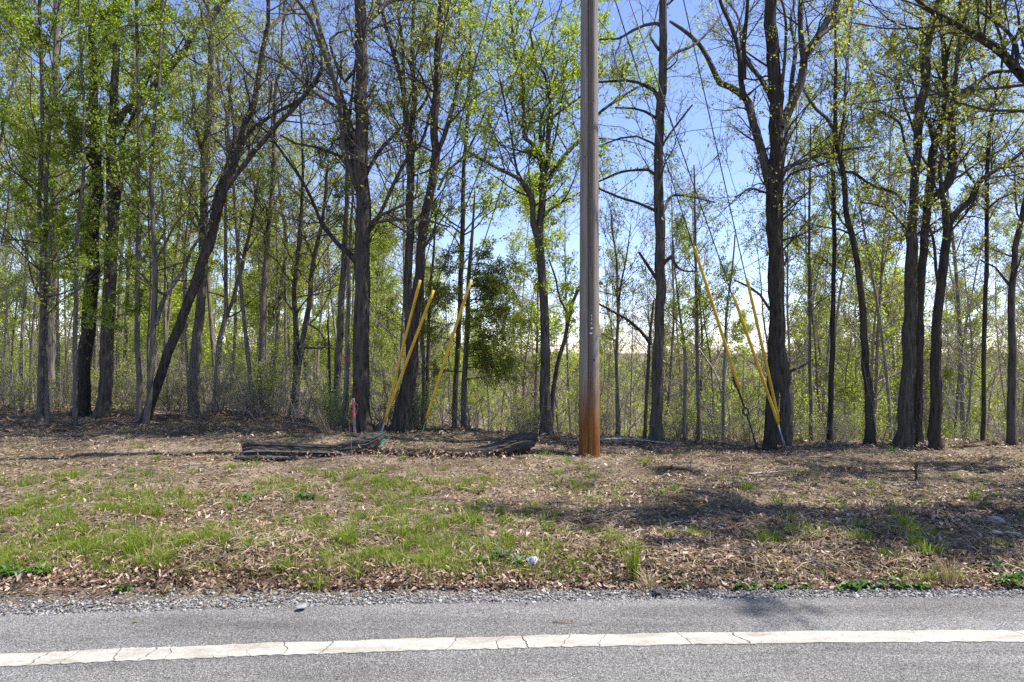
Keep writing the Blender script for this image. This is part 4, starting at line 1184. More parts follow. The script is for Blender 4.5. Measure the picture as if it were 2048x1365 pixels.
build_tree('oak_tree', 'slim trunk that curves left as it rises and forks thinly, right of the broken stem',
           [(1740, 890, 19), (1737, 796, 17), (1728, 686, 14), (1723, 595, 13), (1712, 511, 12), (1698, 448, 12), (1691, 412, 11), (1685, 346, 11), (1675, 297, 10), (1671, 264, 9), (1671, 165, 7), (1671, 66, 5), (1670, 0, 4)], 11.7,
           [[(1673, 280, 7), (1658, 244, 7), (1645, 230, 6), (1632, 218, 6), (1612, 188, 4), (1600, 150, 3)], [(1676, 290, 7), (1688, 231, 6), (1691, 165, 5), (1698, 82, 4), (1705, 10, 3)],
            [(1690, 345, 6), (1705, 345, 6), (1731, 363, 5), (1760, 378, 5), (1790, 386, 4), (1812, 412, 3)]],
           leaf='leaf_olive', den=2.8, zmin=3.0, l1=(.5, 1.6), nleaf=2000, lsize=(.025, .05), seed=136, ext=3, group=FG)
build_tree('oak_tree', 'tall dark trunk, left one of the cluster of three on the right',
           [(1808, 884, 33), (1815, 760, 27), (1820, 613, 25), (1824, 467, 21), (1826, 442, 19), (1830, 363, 17), (1836, 280, 17), (1841, 214, 18), (1853, 165, 16), (1856, 99, 15), (1866, 43, 14), (1876, 0, 13)], 11.4,
           [[(1848, 175, 9), (1844, 120, 9), (1843, 66, 8), (1843, 0, 7)], [(1832, 345, 6), (1820, 322, 6), (1813, 307, 5), (1805, 265, 5), (1797, 244, 5), (1757, 224, 4), (1714, 214, 3)],
            [(1826, 470, 5), (1800, 445, 5), (1770, 415, 4), (1720, 405, 3)], [(1836, 290, 5), (1815, 225, 5), (1790, 165, 4), (1745, 140, 3)]],
           leaf='leaf_olive', den=2.4, zmin=3.0, l1=(.6, 1.8), nleaf=3400, lsize=(.03, .055), seed=137, ext=4, group=FG)
build_tree('oak_tree', 'knobbly middle trunk of the cluster of three on the right',
           [(1831, 886, 24), (1834, 790, 21), (1837, 686, 18), (1842, 577, 17), (1850, 467, 16), (1853, 442, 16), (1859, 379, 16), (1866, 313, 17), (1879, 264, 14), (1889, 224, 13), (1892, 165, 12), (1889, 115, 11), (1882, 49, 9), (1880, 0, 8)], 11.7,
           [[(1868, 290, 9), (1862, 262, 8), (1858, 240, 6)], [(1890, 130, 8), (1904, 85, 8), (1914, 56, 7), (1922, 0, 6)], [(1886, 230, 6), (1900, 180, 6), (1918, 120, 5), (1935, 50, 4)]],
           leaf='leaf_olive', den=2.4, zmin=3.2, l1=(.6, 1.7), nleaf=3000, lsize=(.03, .055), seed=138, ext=4, group=FG)
build_tree('oak_tree', 'right trunk of the cluster of three with a thick S shaped limb and a fork',
           [(1870, 886, 25), (1870, 800, 23), (1870, 723, 21), (1877, 613, 19), (1888, 522, 18), (1896, 448, 17), (1909, 430, 14), (1925, 415, 13), (1942, 402, 12), (1955, 369, 11), (1978, 349, 10), (2024, 320, 8), (2060, 290, 6)], 11.2,
           [[(1893, 455, 14), (1892, 428, 13), (1888, 405, 11), (1884, 392, 9), (1880, 345, 7), (1884, 300, 5)],
            [(1846, 415, 17), (1862, 400, 17), (1879, 386, 17), (1899, 356, 18), (1906, 313, 18), (1903, 264, 17), (1906, 214, 16), (1922, 191, 13), (1955, 165, 10), (1985, 145, 8), (2027, 142, 6), (2060, 140, 5)],
            [(1906, 225, 9), (1912, 150, 8), (1920, 80, 7), (1940, 0, 6)], [(1955, 372, 6), (1935, 345, 5), (1925, 310, 4), (1922, 270, 3)], [(1882, 600, 6), (1872, 540, 6), (1866, 480, 5), (1850, 430, 4)]],
           leaf='leaf_olive', den=2.4, zmin=2.9, l1=(.6, 1.8), nleaf=3400, lsize=(.03, .055), seed=139, ext=3, group=FG)
build_tree('young_tree', 'thin straight tree between the cluster of three and the picture edge on the right',
           [(1967, 892, 10), (1968, 760, 9), (1971, 613, 9), (1974, 430, 8), (1975, 346, 8), (1978, 280, 7), (1988, 214, 6), (2005, 120, 5), (2012, 0, 4)], 11.8,
           [[(1975, 418, 5), (1998, 398, 4), (2030, 385, 3)], [(1974, 400, 4), (1955, 380, 4), (1930, 372, 3)]], den=2.4, zmin=3.0, l1=(.5, 1.4), nleaf=1500, lsize=(.03, .05), seed=140, ext=2, group=FG)
build_tree('oak_tree', 'dark trunk at the right picture edge that bends right as it rises',
           [(2024, 897, 18), (2024, 780, 16), (2025, 613, 14), (2029, 514, 13), (2046, 430, 11), (2056, 340, 9), (2060, 200, 7), (2064, 60, 5)], 11.6,
           [[(2026, 580, 5), (2010, 560, 5), (1990, 535, 4), (1960, 520, 3)]], den=2.4, zmin=2.6, l1=(.5, 1.5), nleaf=1800, lsize=(.03, .05), seed=141, ext=2, group=FG)

# cedar: flat dark sprays on thin drooping boughs
def build_cedar():
    rng = np.random.RandomState(77)
    Y = 12.3
    P = np.array([W(a, b, Y) for a, b in ((927, 850), (928, 774), (934, 671), (937, 568), (942, 500), (946, 447), (950, 380))])
    R = np.array([6, 5.6, 5, 4.4, 3.6, 2.6, 1.2]) / FPX * Y
    g0 = gz1(P[0, 0], Y)
    P = np.vstack([[P[0, 0], Y, g0 - .2], P]); R = np.concatenate([[R[0]], R])
    org = np.array([P[0, 0], Y, g0])
    root = tag(link('cedar_tree', None, loc=org), 'dark green cedar with drooping feathery boughs, the only evergreen', 'tree')
    P, R = cr_path(P, R, .12)
    V, F = tube_path(P - org, R, 12)
    link('trunk', mk_mesh('trunk', V, F, True), M['bark_grey'], root)
    S, D, L = [], [], []
    for (px, py, ln, sx) in ((936, 600, 1.1, .85), (938, 575, 0.85, 1), (934, 640, 1.1, 1), (935, 625, .9, .8), (932, 700, 1.05, 1), (931, 730, .8, .7), (940, 540, .55, -1), (942, 530, .6, 1), (936, 590, .8, -.9), (934, 650, .9, -1), (933, 690, .9, -1),
                             (944, 505, .5, -1), (930, 760, .8, 1), (930, 745, .7, -1), (938, 560, .6, .3), (935, 660, .7, .3), (935, 615, .7, -.3), (932, 715, .8, .2), (934, 610, 1.0, .95), (934, 655, 1.0, .9), (944, 520, .5, .2)):
        S.append(W(px, py, Y)); D.append([sx, rng.uniform(-.8, .4), .18]); L.append(ln * 1.05)
    for q in range(16):
        py = rng.uniform(540, 740)
        S.append(W(935, py, Y)); D.append([rng.uniform(.35, 1), rng.uniform(-.9, .5), .15]); L.append(rng.uniform(.6, 1.15))
    S, D, L = np.array(S), np.array(D, float), np.array(L)
    P1, R1 = grow(S, D, L, np.full(len(S), .012), np.full(len(S), .003), 9, .1, -.035, rng)
    g = Geo(); g.add(*tubes(P1, R1, 5))
    P2, R2 = children(P1, R1, 21, .18, 1, (35, 75), (.28, .62), rng, 6, .14, -.05, .0025, .0015)
    g.add(*tubes(P2, R2, 3))
    tag(link('twigs', g.mesh('twigs', True, org), M['twig'], root), kind='stuff')
    P3, R3 = children(P2, R2, 7, .1, 1, (20, 55), (.3, .6), rng, 4, .12, -.04, .002, .001)
    C = np.concatenate([on_tubes(P3, 19000, rng, 0, 1, .02), on_tubes(P2, 5000, rng, .2, 1, .02)])
    V, F = leaf_quads(C, rng.uniform(.025, .06, len(C)), rng, (0, 0, -.3), (0, 0, .4), .2)
    tag(link('foliage', mk_mesh('foliage', V - org, F), M['cedar'], root), kind='stuff')
build_cedar()

# the tree beside the road at the right: its bough reaches into the picture, its crown shades the verge
build_tree('roadside_oak', 'roadside oak whose thick bough slants into the top right corner',
           [(2660, 880, 50), (2662, 700, 44), (2545, 500, 40), (2530, 200, 36), (2540, -100, 32), (2580, -400, 26), (2570, -800, 18), (2590, -1200, 9)], 6.3,
           [[(2540, 560, 30), (2420, 420, 26), (2250, 290, 23), (2130, 210, 20), (2048, 155, 17), (2008, 109, 15), (1968, 82, 13), (1929, 59, 12), (1882, 33, 11), (1850, 16, 9), (1825, -10, 7)],
            [(2034, 140, 8), (2032, 90, 7), (2005, 55, 6), (1960, 23, 5)],
            [(2540, 0, 24), (2660, -200, 20), (2760, -420, 14), (2800, -700, 8)],
            [(2560, -300, 18), (2460, -520, 14), (2350, -760, 9), (2300, -950, 5)], [(2570, -520, 16), (2700, -760, 11), (2740, -1000, 6)]],
           leaf='leaf_olive', den=2.6, zmin=3.0, l1=(.8, 2.1), nleaf=30000, lsize=(.03, .055), seed=142, ext=0, dy=1.0, lz=([-60, 0, 60], [1, .35, .22]))
build_tree('roadside_oak', 'second roadside oak further right, standing wholly beyond the picture edge',
           [(3300, 880, 50), (3300, 500, 44), (3290, 100, 38), (3310, -500, 28), (3300, -1100, 14)], 6.9,
           [[(3300, 200, 26), (3050, -100, 20), (2800, -420, 13), (2680, -700, 7)], [(3300, 0, 24), (3520, -300, 18), (3700, -700, 9)], [(3305, -350, 20), (3080, -640, 14), (2920, -1000, 7)],
            [(3300, 320, 24), (3020, 120, 18), (2820, -60, 12), (2640, -260, 7)]],
           leaf='leaf_olive', den=2.6, zmin=3.2, l1=(.8, 2.2), nleaf=26000, lsize=(.05, .085), seed=143, ext=0, dy=1.0)
for k, (px, Y, lab) in enumerate(((2350, 9.4, 'leafy tree standing beyond the right picture edge behind the roadside oak'), )):
    build_tree('maple_tree', lab, [(px, 900, 26), (px - 8, 500, 22), (px + 10, 100, 18), (px, -400, 14), (px + 15, -900, 7)], Y,
               [[(px, 200, 14), (px - 150, -60, 11), (px - 230, -300, 7)], [(px, 60, 13), (px + 120, -200, 9), (px + 200, -460, 5)]], leaf='leaf_olive', den=2.2, zmin=3, nleaf=5000, lsize=(.05, .085), seed=150 + k, ext=0)

# ------------------------------------------------------------------ the wood on the slope behind
def proto(seed, h, r, crown0, den, l1, n2, n3, nleaf, lsize, up, bend=.05, multi=1):
    rng = np.random.RandomState(seed)
    tg = Geo(); skel = []
    for s in range(multi):
        k = 9
        d0 = np.array([[rng.normal(scale=bend * (1 if multi == 1 else 5)), rng.normal(scale=bend * (1 if multi == 1 else 5)), 1.0]])
        S0 = np.array([[rng.normal(scale=.05 * (multi > 1)), rng.normal(scale=.05 * (multi > 1)), -.25]])
        hh = h * (1 if multi == 1 else rng.uniform(.55, 1.05))
        P, R = grow(S0, d0, np.array([hh + .25]), np.array([r]), np.array([r * .12]), k, bend, .06, rng)
        P, R = cr_path(P[0], R[0], .35 if h > 3 else .2)
        V, Q = tubes(P[None], R[None], 8 if multi == 1 else 5)
        tg.add(V, Q)
        skel.append((P, R))
    S, D, L, r0 = [], [], [], []
    for P, R in skel:
        n = int(den * (h * (1 - crown0)) / multi) + 1
        t = rng.uniform(crown0, .99, n)
        f = t * (len(P) - 1); i = np.minimum(f.astype(int), len(P) - 2); w = (f - i)[:, None]
        s = P[i] * (1 - w) + P[i + 1] * w
        az = rng.uniform(0, 6.28, n); el = rng.uniform(.1, .9, n)
        D.append(np.stack([np.cos(az) * np.cos(el), np.sin(az) * np.cos(el), np.sin(el)], -1))
        S.append(s); L.append(rng.uniform(*l1, n) * (1.15 - .7 * (t - crown0) / (1 - crown0))); r0.append(np.clip(R[i] * .45, .003, .03))
    S, D, L, r0 = map(np.concatenate, (S, D, L, r0))
    g = Geo()
    P1, R1 = grow(S, D, L, r0, np.full(len(S), .003), 6, .14, up, rng)
    g.add(*tubes(P1, R1, 4))
    P2, R2 = children(P1, R1, n2, .15, 1, (25, 60), (.25, .6), rng, 4, .16, up, .003, .002)
    g.add(*tubes(P2, R2, 3))
    P3, R3 = children(P2, R2, n3, .2, 1, (25, 60), (.3, .65), rng, 3, .16, up, .0025, .0018)
    g.add(*tubes(P3, R3, 3))
    C = np.concatenate([on_tubes(P3, nleaf * 2 // 3, rng, .2, 1, .04), on_tubes(P2, nleaf // 3, rng, .3, 1, .04)])
    C = np.repeat(C, 2, axis=0) + rng.normal(scale=.05, size=(len(C) * 2, 3))
    V, F = leaf_quads(C, rng.uniform(*lsize, len(C)), rng)
    return tg.mesh('trunk', True), g.mesh('twigs', True), mk_mesh('foliage', V, F)

KIND = {
    'slim_tree': ('tree', 'slender tall tree with a thin spring crown in the wood behind the front line', 'slender trees in the wood behind', 'bark_bg', 'twig_pale', ['leaf_bg', 'leaf_olive', 'leaf_bg'],
                  [proto(201, 12, .058, .35, 4.2, (.9, 2.3), 6, 4, 1300, (.05, .10), .1), proto(202, 13, .07, .4, 4.2, (.9, 2.4), 6, 4, 700, (.05, .09), .1), proto(203, 11, .05, .3, 4.6, (.8, 2.0), 6, 4, 1700, (.05, .1), .09)]),
    'leafy_young_tree': ('tree', 'low young tree full of yellow green leaves on the slope behind the verge', 'young leafy trees on the slope', 'bark_bg', 'twig_pale', ['leaf_lime', 'leaf_bg', 'leaf_lime'],
                         [proto(211, 6.2, .05, .16, 8, (.7, 1.7), 6, 4, 3600, (.05, .095), .08), proto(212, 5.2, .045, .12, 9, (.6, 1.6), 6, 4, 3200, (.05, .09), .07), proto(213, 7.2, .055, .2, 7, (.8, 1.9), 6, 4, 4200, (.05, .1), .09)]),
    'bare_young_tree': ('tree', 'twiggy young tree almost without leaves on the slope behind the verge', 'bare young trees on the slope', 'bark_bg', 'twig_pale', ['leaf_olive', 'leaf_olive', 'leaf_bg'],
                        [proto(221, 7.0, .045, .18, 7, (.7, 1.8), 6, 5, 260, (.04, .07), .11), proto(222, 5.8, .04, .14, 8, (.6, 1.6), 6, 5, 200, (.04, .07), .1)]),
    'understory_shrub': ('shrub', 'thin stemmed shrub with fresh small leaves at the edge of the wood', 'shrubs at the edge of the wood', 'twig_pale', 'twig_pale', ['leaf_lime', 'leaf_lime', 'leaf_bg'],
                         [proto(231, 1.5, .012, .12, 22, (.25, .7), 4, 3, 330, (.03, .06), .06, .06, 5), proto(232, 1.9, .014, .15, 20, (.3, .8), 4, 3, 420, (.03, .065), .07, .05, 6), proto(233, 1.1, .01, .1, 26, (.2, .5), 4, 3, 260, (.03, .06), .04, .07, 6)]),
    'bare_shrub': ('shrub', 'tangle of bare grey brown stems at the edge of the wood', 'bare shrubs at the edge of the wood', 'twig_pale', 'twig_pale', ['leaf_olive', 'leaf_bg', 'leaf_olive'],
                   [proto(241, 1.7, .012, .1, 26, (.3, .9), 5, 4, 40, (.025, .045), .05, .07, 7), proto(242, 1.3, .011, .08, 30, (.25, .8), 5, 4, 30, (.025, .045), .02, .08, 7)]),
}
_leafcopies = {}
def plant(kind, x, y, sc, rot):
    cat, label, group, bark, tw, leaves, protos = KIND[kind]
    v = random.randrange(len(protos))
    tm, wm, lm = protos[v]
    if not tm.materials:
        tm.materials.append(M[bark]); wm.materials.append(M[tw]); lm.materials.append(M[leaves[v]])
    root = link(kind, None, loc=(x, y, gz1(x, y)))
    root.rotation_euler = (random.gauss(0, .03), random.gauss(0, .03), rot)
    root.scale = (sc, sc, sc * random.uniform(.92, 1.1))
    tag(root, label, cat, group)
    link('trunk', tm, None, root)
    tag(link('twigs', wm, None, root), kind='stuff')
    tag(link('foliage', lm, None, root), kind='stuff')
    return root

def scatter(kind, n, y0, y1, sc, xfun=None, power=1.0, pxr=(-120, 2170)):
    for _ in range(n):
        for _try in range(50):
            u = random.random()
            y = y0 + (y1 - y0) * u ** power
            px = random.uniform(*pxr)
            if xfun is None or random.random() < xfun(px):
                break
        x = (px - 1024) / FPX * y
        plant(kind, x, y, random.uniform(*sc), random.uniform(0, 6.28))
left = lambda px: float(np.interp(px, [-150, 600, 900, 1150, 1550, 1750, 2200], [1, .85, .5, .05, .05, .3, .4]))
lowm = lambda px: float(np.interp(px, [-150, 600, 1000, 1500, 2200], [.8, .8, 1, 1, 1]))
scatter('slim_tree', 62, 15, 48, (.75, 1.15), left, 1.1)
scatter('slim_tree', 34, 12.8, 22, (.45, .75), None, 1.0, (-60, 700))
scatter('slim_tree', 16, 30, 60, (.6, .85), None, 1.0, (900, 2150))
scatter('slim_tree', 22, 17, 40, (.6, .85), None, 1.0, (1580, 2170))
scatter('leafy_young_tree', 24, 24, 50, (1.2, 1.7), lambda p: 0.04 if 960 < p < 1580 else 1.0, 1.0, (-100, 2150))
scatter('leafy_young_tree', 60, 17, 62, (.7, 1.1), lowm, 1.0)
scatter('leafy_young_tree', 40, 18, 60, (.75, 1.2), lambda p: 0.1 if 1000 < p < 1560 else 1.0, 1.0)
scatter('bare_young_tree', 62, 13.5, 40, (.7, 1.15), lowm, 1.0)
scatter('bare_young_tree', 20, 15, 34, (.8, 1.35), None, 1.0, (940, 1620))
scatter('bare_young_tree', 12, 13.2, 30, (.8, 1.3), None, 1.0, (1620, 2160))
edgey = lambda px: 11.5 + 2.0 * float(sstep(650, 200, px))
for kind, n in (('understory_shrub', 66), ('bare_shrub', 58)):
    for _ in range(n):
        px = random.uniform(-60, 2110)
        if px > 900 and random.random() < .5:
            px = random.uniform(-60, 900)
        y = edgey(px) + random.uniform(0.1, 4.5)
        plant(kind, (px - 1024) / FPX * y, y, random.uniform(.6, 1.15) * (.8 if px > 1000 else 1) * (0.75 if kind == 'understory_shrub' and random.random() < .5 else 1), random.uniform(0, 6.28))

# far wood across the valley: one mass of small crowns
def far_wood():
    rng = np.random.RandomState(5)
    g = Geo(); lg = [Geo(), Geo(), Geo()]
    n = 1900
    y = 55 + 230 * rng.uniform(0, 1, n) ** .9
    x = rng.uniform(-1, 1, n) * (.82 * y + 12)
    z = gz(x, y)
    h = rng.uniform(3.8, 6.5, n) + rng.gamma(1.2, 1.1, n)
    P = np.stack([np.stack([x, y, z - .2], -1), np.stack([x + rng.normal(scale=.2, size=n), y, z + h * .6], -1), np.stack([x + rng.normal(scale=.4, size=n), y, z + h], -1)], 1)
    g.add(*tubes(P, np.stack([np.full(n, .09), np.full(n, .06), np.full(n, .02)], 1), 4))
    nb = 12
    par = np.repeat(np.arange(n), nb)
    t = rng.uniform(.25, .95, n * nb)[:, None]
    S = P[par, 0] * (1 - t) + P[par, 2] * t
    az = rng.uniform(0, 6.28, n * nb)
    D = np.stack([np.cos(az), np.sin(az), rng.uniform(.3, 1.3, n * nb)], -1)
    P1, R1 = grow(S, D, rng.uniform(.9, 2.4, n * nb), np.full(n * nb, .035), np.full(n * nb, .012), 3, .15, .08, rng)
    g.add(*tubes(P1, R1, 3))
    kind = rng.randint(0, 3, n)
    dens = np.where(rng.uniform(0, 1, n) < .35, .15, 1.0)
    for q in range(3):
        m = np.nonzero((kind[par] == q) & (rng.uniform(0, 1, n * nb) < dens[par]))[0]
        C = on_tubes(P1[m], len(m) * 9, rng, .25, 1.05, .28)
        V, F = leaf_quads(C, rng.uniform(.22, .5, len(C)), rng)
        lg[q].add(V, F)
    tag(link('far_tree_stems', g.mesh('far_tree_stems', True), M['twig_pale']), 'grey stems of the far wood across the valley', kind='stuff')
    for q, mt in enumerate(('leaf_bg', 'leaf_lime', 'leaf_olive')):
        tag(link('far_foliage', lg[q].mesh('far_foliage'), M[mt]), ['pale green', 'lime green', 'olive'][q] + ' spring foliage of the far wood across the valley', kind='stuff')
far_wood()

# undergrowth stems between the trunks
def undergrowth():
    rng = np.random.RandomState(9)
    n = 720
    px = np.where(rng.uniform(0, 1, n) < .35, rng.uniform(-60, 900, n), rng.uniform(-60, 2110, n))
    y = np.array([edgey(p) for p in px]) + rng.uniform(-.15, 7, n)
    x = (px - 1024) / FPX * y
    S = np.stack([x, y, gz(x, y) - .03], -1)
    D = np.stack([rng.normal(scale=.5, size=n), rng.normal(scale=.4, size=n), np.ones(n)], -1)
    P, R = grow(S, D, rng.uniform(.4, 2.3, n), rng.uniform(.003, .009, n), np.full(n, .0018), 7, .09, .02, rng)
    g = Geo(); g.add(*tubes(P, R, 4))
    P2, R2 = children(P, R, 5, .3, 1, (25, 60), (.2, .5), rng, 4, .12, .05, .002, .0013)
    g.add(*tubes(P2, R2, 3))
    tag(link('undergrowth', g.mesh('undergrowth', True), M['twig_pale']), 'thin dead stems standing between the trunks', kind='stuff')
    C = on_tubes(P2, 4200, rng, .3, 1, .02)
    V, F = leaf_quads(C, rng.uniform(.03, .06, len(C)), rng)
    tag(link('undergrowth_leaves', mk_mesh('undergrowth_leaves', V, F), M['leaf_lime']), 'small fresh leaves in the undergrowth between the trunks', kind='stuff')
undergrowth()

# ------------------------------------------------------------------ small things
def stick(name, label, pts, mat, r, cat='branch', lift=.012, forks=0, seed=0):
    rng = np.random.RandomState(seed)
    P = np.array([ground_at(a, b) + np.array([0, 0, lift]) for a, b in pts])
    P, R = cr_path(P, np.linspace(r, r * .4, len(P)), .06)
    P += rng.normal(scale=r * .5, size=P.shape) * np.array([1, 1, .3])
    org = P[0].copy()
    V, F = tube_path(P - org, R, 7)
    o = tag(link(name, mk_mesh(name, V, F, True), mat, loc=org), label, cat)
    for k in range(forks):
        i = rng.randint(len(P) // 3, len(P) - 2)
        d = nrm(P[i + 1] - P[i]); q = P[i] + (d * .6 + np.array([rng.normal() * .2, rng.normal() * .5, .06])) * rng.uniform(.12, .3)
        V, F = tube_path(np.array([P[i], (P[i] + q) / 2 + rng.normal(scale=.01, size=3), q]) - org, [R[i] * .6, R[i] * .5, R[i] * .2], 5)
        link('side_twig', mk_mesh('side_twig', V, F, True), mat, o)
    return o
stick('fallen_branch', 'pale fallen branch lying on the crest behind the foot of the pole', [(1200, 885), (1245, 884), (1290, 888), (1340, 893)], M['dead_wood'], .02, forks=1, seed=1, lift=.05)
stick('fallen_branch', 'pale stick on bare soil below the big forked oak', [(1495, 950), (1540, 947), (1592, 942)], M['dead_wood'], .011, forks=2, seed=2)
stick('fallen_branch', 'long thin pale stick on bare soil near the short dark stub', [(1785, 972), (1830, 970), (1868, 975)], M['dead_wood'], .008, forks=1, seed=3)
stick('fallen_branch', 'thin stick left of the log on the dry leaves', [(360, 933), (400, 930), (450, 928)], M['dead_wood'], .007, forks=1, seed=4)
stick('twig_on_road', 'thin brown twig on the asphalt above the white line', [(1106, 1257), (1125, 1258.5), (1146, 1259)], mat_plain('brown_twig', (.22, .13, .07), .9), .0028, 'twig', lift=.034, seed=5)
stick('fallen_branch', 'grey dead branch in the shade at the far right of the verge', [(1985, 1068), (2015, 1072), (2046, 1078)], M['dead_wood'], .016, forks=2, seed=6)
stick('fallen_branch', 'dark rotten stick on the right of the verge', [(1960, 1010), (2000, 1024), (2040, 1032)], M['dark_wood'], .014, forks=1, seed=7)

def stub():
    g = ground_at(1832, 962)
    P = np.array([[0, 0, -.05], [.004, 0, .06], [-.004, 0, .13], [.012, 0, .19], [.04, 0, .225]])
    V, F = tube_path(P, [.016, .015, .013, .014, .01], 8)
    o = tag(link('dead_stub', mk_mesh('dead_stub', V, F, True), M['dark_wood'], loc=g), 'short dark dead stem standing in bare soil on the right', 'stub')
    V, F = tube_path(np.array([[-.004, 0, .14], [-.03, .01, .17], [-.034, 0, .2]]), [.007, .006, .003], 6)
    link('side_twig', mk_mesh('side_twig', V, F, True), M['dark_wood'], o)
stub()

def rock(name, label, px, py, size, mat, seed, sq=.5, cat='stone', lift=0.0):
    rng = np.random.RandomState(seed)
    import bmesh
    bm = bmesh.new()
    bmesh.ops.create_icosphere(bm, subdivisions=3, radius=1)
    d = rand_unit(9, rng)
    for v in bm.verts:
        n = np.array(v.co)
        k = 1 + sum(-max(0, float(n @ q) - .72) * .8 for q in d) + rng.normal(scale=.018)
        v.co = Vector((n[0] * k * 1.3, n[1] * k, n[2] * k * sq))
    me = bpy.data.meshes.new(name)
    bm.to_mesh(me); bm.free()
    o = link(name, me, mat, loc=ground_at(px, py) + np.array([0, 0, lift]))
    o.scale = (size,) * 3
    o.rotation_euler = (0, 0, rng.uniform(0, 6))
    return tag(o, label, cat)
rock('dark_stone', 'dark flat stone on the verge at the left of the pole foot', 1144, 920, .09, M['rock'], 1, .4)
rock('dark_stone', 'black stone chunk at the right end of the verge', 1962, 938, .08, M['rock'], 2, .5)
rock('grey_stone', 'pale angular stone in the shade at the far right', 1996, 1045, .085, mat_plain('pale_stone', (.38, .36, .33), .9, 0, .2, 20), 3, .55)
rock('road_chip', 'flat grey stone chip lying alone on the asphalt', 604, 1226, .026, mat_plain('chip_stone', (.25, .255, .25), .8, 0, .15, 60), 4, .28, 'stone chip', .036)
rock('soil_clod', 'dark clod of soil on the gravel edge below the curled tan leaf', 1316, 1192, .03, M['rock'], 6, .8, 'clod', .03)
rock('black_pebble', 'tiny black pebble alone on the asphalt, right of the middle', 1053, 1219, .008, M['rock'], 7, .7, 'pebble', .034)

def single_leaf(name, label, px, py, L, mat, rot, z):
    g = ground_at(px, py)
    t = np.linspace(0, 1, 9)
    w = L * .24 * np.sin(np.pi * t ** .8) + .0006
    V, Q = [], []
    for i, (a, b) in enumerate(zip(t, w)):
        zc = .12 * L * (a - .5) ** 2 + z
        V += [[(a - .5) * L, b, zc + b * .3], [(a - .5) * L, 0, zc], [(a - .5) * L, -b, zc + b * .3]]
    for i in range(8):
        k = i * 3
        Q += [[k, k + 1, k + 4, k + 3], [k + 1, k + 2, k + 5, k + 4]]
    o = link(name, mk_mesh(name, V, np.array(Q), True), mat, loc=(g[0], g[1], max(g[2], -.03)))
    o.rotation_euler = (0, 0, rot)
    return tag(o, label, 'leaf')
single_leaf('green_leaf', 'single bright green leaf lying on the asphalt', 271, 1257, .034, M['leaf_green'], .25, .034)
single_leaf('dry_leaf', 'curled tan dead leaf standing on the gravel edge below the tall grass', 1317, 1184, .05, mat_plain('tan_leaf', (.36, .24, .14), .8), 1.2, .06)
single_leaf('orange_leaf', 'orange red dead leaf on the verge right of the blue and white litter', 1130, 1097, .05, mat_plain('rusty_leaf', (.42, .12, .03), .7), .6, .03)

def litter_can():
    g = ground_at(1067, 1133)
    rng = np.random.RandomState(12)
    ns, nr = 28, 13
    th = np.linspace(0, 2 * math.pi, ns, endpoint=False)
    V = []
    for j in range(nr):
        u = j / (nr - 1)
        r = .031 * (1 - .28 * (1 if j in (0, nr - 1) else 0)) * (1 - .22 * math.sin(u * 3.1) * .8)
        rr = r * (1 + .14 * np.sin(th * 3 + u * 7) + .07 * np.sin(th * 7 - u * 11) + rng.normal(scale=.03, size=ns))
        V.append(np.stack([(u - .5) * .066 + .006 * np.sin(th * 2 + j), rr * np.cos(th), rr * np.sin(th)], -1))
    V = np.concatenate(V + [np.array([[-.028, 0, 0], [.028, 0, 0]])])
    i = np.arange(nr * ns).reshape(nr, ns); jn = np.roll(i, -1, 1)
    Q = np.stack([i[:-1], jn[:-1], jn[1:], i[1:]], -1).reshape(-1, 4)
    T = np.vstack([np.stack([jn[0], i[0], np.full(ns, nr * ns)], -1), np.stack([i[-1], jn[-1], np.full(ns, nr * ns + 1)], -1)])
    m, nt, b = new_mat('printed_can')
    b.inputs['Roughness'].default_value = .3
    wv = N(nt, 'ShaderNodeTexWave', Scale=14.0, Distortion=6.0, Detail=2.0)
    wv.inputs['Detail Scale'].default_value = 2.0
    nt.links.new(coords(nt, scale=(1, 2, 2)), wv.inputs['Vector'])
    r = ramp(nt, [(0, (.05, .04, .32)), (.42, (.2, .15, .6)), (.5, (.8, .8, .85)), (1, (.85, .85, .88))], wv.outputs[0])
    nt.links.new(r.outputs[0], b.inputs['Base Color'])
    o = link('crushed_can', mk_mesh('crushed_can', V, [Q, T], True), m, loc=g + np.array([0, 0, .035]))
    o.rotation_euler = (.3, .35, .9)
    tag(o, 'crumpled violet and white piece of litter in the grass', 'litter')
    ring = [np.array([.031, .018 * math.cos(t), .018 * math.sin(t)]) for t in np.linspace(0, 6.283, 16)]
    V2, F2 = tube_path(ring, [.002] * 16, 5)
    link('rim', mk_mesh('rim', V2, F2, True), M['steel'], o)
litter_can()

def scrap():
    g = W(765, 886, log_y(765) - .12)
    V = np.array([[-.03, 0, 0], [0, -.01, -.012], [.03, .004, .006], [-.02, .012, .03], [.008, .0, .038], [.034, .01, .03], [-.01, -.004, .012]])
    F = np.array([[0, 1, 6], [1, 2, 6], [2, 5, 6], [5, 4, 6], [4, 3, 6], [3, 0, 6]])
    o = link('plastic_scrap', mk_mesh('plastic_scrap', V, F), mat_plain('teal_plastic', (.05, .33, .24), .4), loc=g)
    sm = o.modifiers.new('thickness', 'SOLIDIFY'); sm.thickness = .002
    tag(o, 'small teal scrap of plastic against the torn stub of the log', 'litter')
scrap()

